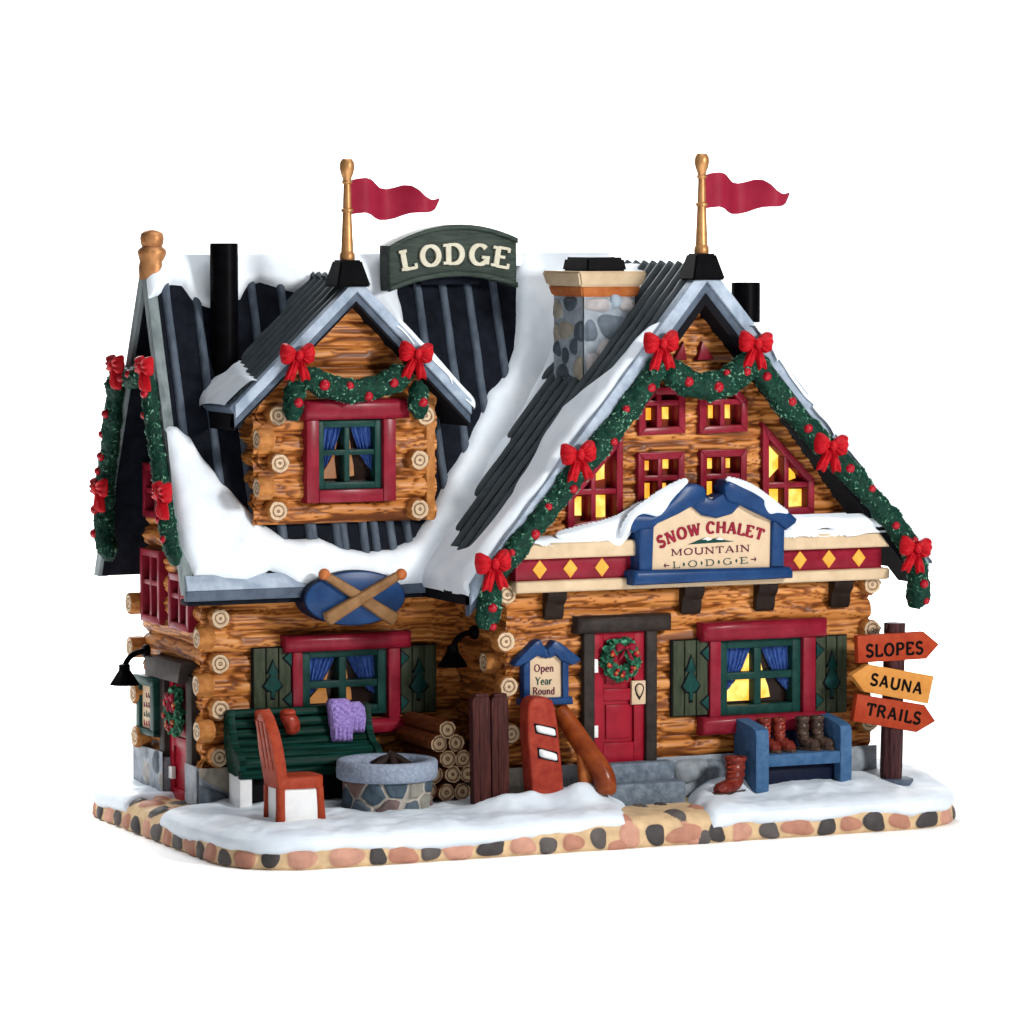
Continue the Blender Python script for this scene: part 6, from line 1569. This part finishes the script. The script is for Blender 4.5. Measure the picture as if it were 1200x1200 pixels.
for q in ([(627, 849), (650, 854), (651, 863), (629, 858)], [(631, 877), (652, 883), (653, 892), (632, 887)]):
    mb = MB(); mb.prism(SB, SB.P([(q[0][0] - 1.4, q[0][1] - 1.4), (q[1][0] + 1, q[1][1] - 1.4), (q[2][0] + 1, q[2][1] + 1.4), (q[3][0] - 1.4, q[3][1] + 1.4)]), -.01, .012, .0, 1)
    mb.pillow(SB, SB.P(q), .045, .012, 0, rings=6, dens=6); obj('binding', mb, [M['white'], M['soffit']], sb, ang=60)

# log handrail beside the steps
hr = thing('handrail', 'thick orange brown log handrail sloping down beside the front steps', 'handrail', FRY(.72).xyz(692, 943))
pth = [FRY(y).xyz(px, py) for px, py, y in ((656, 834, 1.20), (664, 844, 1.10), (678, 865, .93), (690, 883, .80), (700, 897, .70), (707, 908, .64), (710, 920, .61), (709, 932, .60))]
Q = garland_path(pth, .015); k = len(Q)
mb = MB(); mb.tube(Q, np.interp(np.linspace(0, 1, k), [0, .6, .85, .96, 1], [.118, .132, .140, .132, .095]), n=28); obj('rail', mb, M['rail'], hr, ang=50)
mb = MB(); mb.tube([FRY(.84).xyz(683, 872), FRY(.80).xyz(686, 915), FRY(.78).xyz(688, 950)], [.085, .09, .095], n=20); obj('post', mb, M['railp'], hr, ang=60)

# blue boot bench
yb = .50; BB = FRY(yb)
u = [BB.uv(x, 880)[0] for x in (886, 901, 985, 998)]
zb0 = .46; zb1 = BB.uv(893, 856)[1]; zst = BB.uv(940, 883)[1]; zsb = BB.uv(940, 897)[1]
bb = thing('boot_bench', 'low blue bench with solid rounded ends holding two pairs of boots', 'bench', ((u[0] + u[3]) / 2, yb + .3, .5))
for a_, b_ in ((u[0], u[1]), (u[2], u[3])):
    mb = MB(); mb.prism(FRX(a_), [(-yb - .6, zb0), (-yb, zb0), (-yb, zb1 - .06), (-yb - .03, zb1 + .0), (-yb - .14, zb1 + .035), (-yb - .6, zb1 + .10)], -(b_ - a_), 0, .018); obj('end_panel', mb, M['bblue'], bb, ang=40)
mb = MB(); mb.box((u[1] - .01, yb + .015, zsb), (u[2] + .01, yb + .58, zst), .015); obj('seat', mb, M['bblue'], bb)
mb = MB(); mb.box((u[1] - .01, yb + .16, zb0 - .02), (u[2] + .01, yb + .5, zsb), .01); obj('lower_panel', mb, M['navy'], bb)
mb = MB(); mb.box((u[1] - .01, yb + .54, zsb), (u[2] + .01, yb + .61, zst + .22), .01); obj('back_panel', mb, M['navy'], bb)
def make_boot():
    t = thing('boot', '', 'boot', (0, 0, 0), 'laced boots by the blue bench')
    mb = MB()
    Q = garland_path([(0, 0, .40), (0, 0, .30), (0, 0, .20), (.01, 0, .12), (.07, 0, .085), (.15, 0, .075), (.215, 0, .065), (.24, 0, .062)], .012)
    s_ = np.linspace(0, 1, len(Q)); rd = np.interp(s_, [0, .2, .45, .6, .75, .9, 1], [.082, .078, .074, .080, .076, .074, .035])
    mb.tube(Q, rd, n=24, disp=lambda G: .006 * np.sin(G[..., 2] * 70) * (G[..., 2] > .15) + .003 * vnoise(G[..., 0] * 30, G[..., 1] * 30, G[..., 2] * 30, 2))
    obj('upper', mb, 0 or M['bootr'], t, ang=70)
    mb = MB(); sol = [(-.085, -.055), (-.085, .055), (-.03, .075), (.08, .062), (.18, .082), (.25, .06), (.275, 0), (.25, -.06), (.18, -.082), (.08, -.062), (-.03, -.075)]
    mb.prism(GROUND(0), [(x * .95, y * .9) for x, y in sol], .0, .035, .01); obj('sole', mb, M['bootb'], t)
    mb = MB(); mb.lathe((0, 0, .375), [(.07, .0), (.09, .0), (.094, .02), (.088, .04), (.068, .035), (.06, -.05), (.001, -.06)], 24); obj('collar', mb, M['bootr'], t)
    mb = MB()
    for i in range(5):
        z = .14 + .055 * i; x = .074 + (.04 if i == 0 else 0)
        mb.tube([(x - .02, -.055, z - .015), (x + .006, 0, z), (x - .02, .055, z + .015)], .011, n=8)
    obj('lace', mb, M['mitten'], t)
    return t
BF_ = FRY(yb + .30)
boot = make_boot(); first_b = [True]
def place_boot(p, rz, lab, brown=False, sc=1.0):
    o = boot if first_b[0] else dup(boot)
    first_b[0] = False
    o.location = p; o.rotation_euler = (0, 0, rz); o.scale = sc if hasattr(sc, '__len__') else (sc,) * 3; o['label'] = lab
    if brown:
        for c in kids(o):
            c.data = c.data.copy(); c.data.materials.clear(); c.data.materials.append(M['bootb'])
xb = lambda px: BF_.uv(px, 870)[0]
place_boot((xb(897), yb + .34, zst), R(-62), 'left boot of the russet pair on the blue bench, half behind its end panel')
place_boot((xb(914), yb + .34, zst), R(-62), 'right boot of the russet pair in the middle of the blue bench')
place_boot((xb(942), yb + .34, zst), R(-58), 'left boot of the dark brown pair on the blue bench', True)
place_boot((xb(959), yb + .34, zst), R(-58), 'right boot of the dark brown pair on the blue bench', True)
place_boot((*FRY(.62).xyz(862, 900)[:2], .46), R(205), 'lone russet boot standing in the snow left of the blue bench', sc=(1.6, 1.45, 1.08))

# signpost with three arrow boards
yp = .72; SP = FRY(yp)
pu0, pu1 = SP.uv(1036, 860)[0], SP.uv(1058, 860)[0]; pr_ = (pu1 - pu0) / 2; pxc = (pu0 + pu1) / 2
spn = thing('signpost', 'dark log signpost with three painted arrow boards at the right end of the base', 'signpost', (pxc, yp, .42))
zt_ = SP.uv(1046, 730)[1]
mb = MB()
Q = np.array([(pxc - .035 + .05 * t, yp, .42 + (zt_ - .42) * t) for t in np.linspace(0, 1, 90)])
def pd_(G):
    a = np.arctan2(G[..., 1] - yp, G[..., 0] - pxc); return .012 * vnoise(np.cos(a) * 5, np.sin(a) * 5, G[..., 2] * 1.2, 3) - .012 * sstep(.7, 1, 1 - np.abs(vnoise(np.cos(a) * 6, np.sin(a) * 6, G[..., 2] * 1.0, 6)))
mb.tube(Q, pr_ * .98, n=48, disp=pd_); obj('post', mb, M['post'], spn, ang=70)
mb = MB()
oc = [(.27 * math.cos(R(22.5 + 45 * k)), .27 * math.sin(R(22.5 + 45 * k))) for k in range(8)]
mb.prism(Fr((pxc - .02, yp, .40), (1, 0, 0), (0, 1, 0), (0, 0, 1)), oc, 0, .115, .025); obj('base', mb, M['trim2'], spn, ang=30)
AB = FRY(yp - .14)
for pts, m_, word, p0, p1, hh, col in (([(1004, 745), (1082, 740), (1100, 755), (1085, 772), (1005, 777)], 'arrow', 'SLOPES', (1013.5, 770), (1081, 766), .155, 'ink'),
        ([(996.5, 791), (1016, 778), (1093, 792), (1086, 824.5), (1011, 810.5)], 'orange', 'SAUNA', (1017, 802), (1078, 813.5), .145, 'ink'),
        ([(1004, 813), (1083, 826), (1095.5, 845), (1073.5, 858), (999, 845)], 'arrow', 'TRAILS', (1013, 837.5), (1077, 849), .15, 'ink')):
    n_ = .02 if word != 'SAUNA' else .04
    mb = MB(); mb.prism(AB, AB.P(pts), -.07, n_, .012); a_ = obj('arrow_board', mb, M[m_], spn, ang=30, label=('orange' if m_ == 'orange' else 'red') + ' arrow board reading ' + word)
    text(a_, M['ink'], AB, word, AB.uv(*p0), AB.uv(*p1), hh, n_ - .001, thick=.22, thin=.18, serif=0, depth=.006, gap=.09)
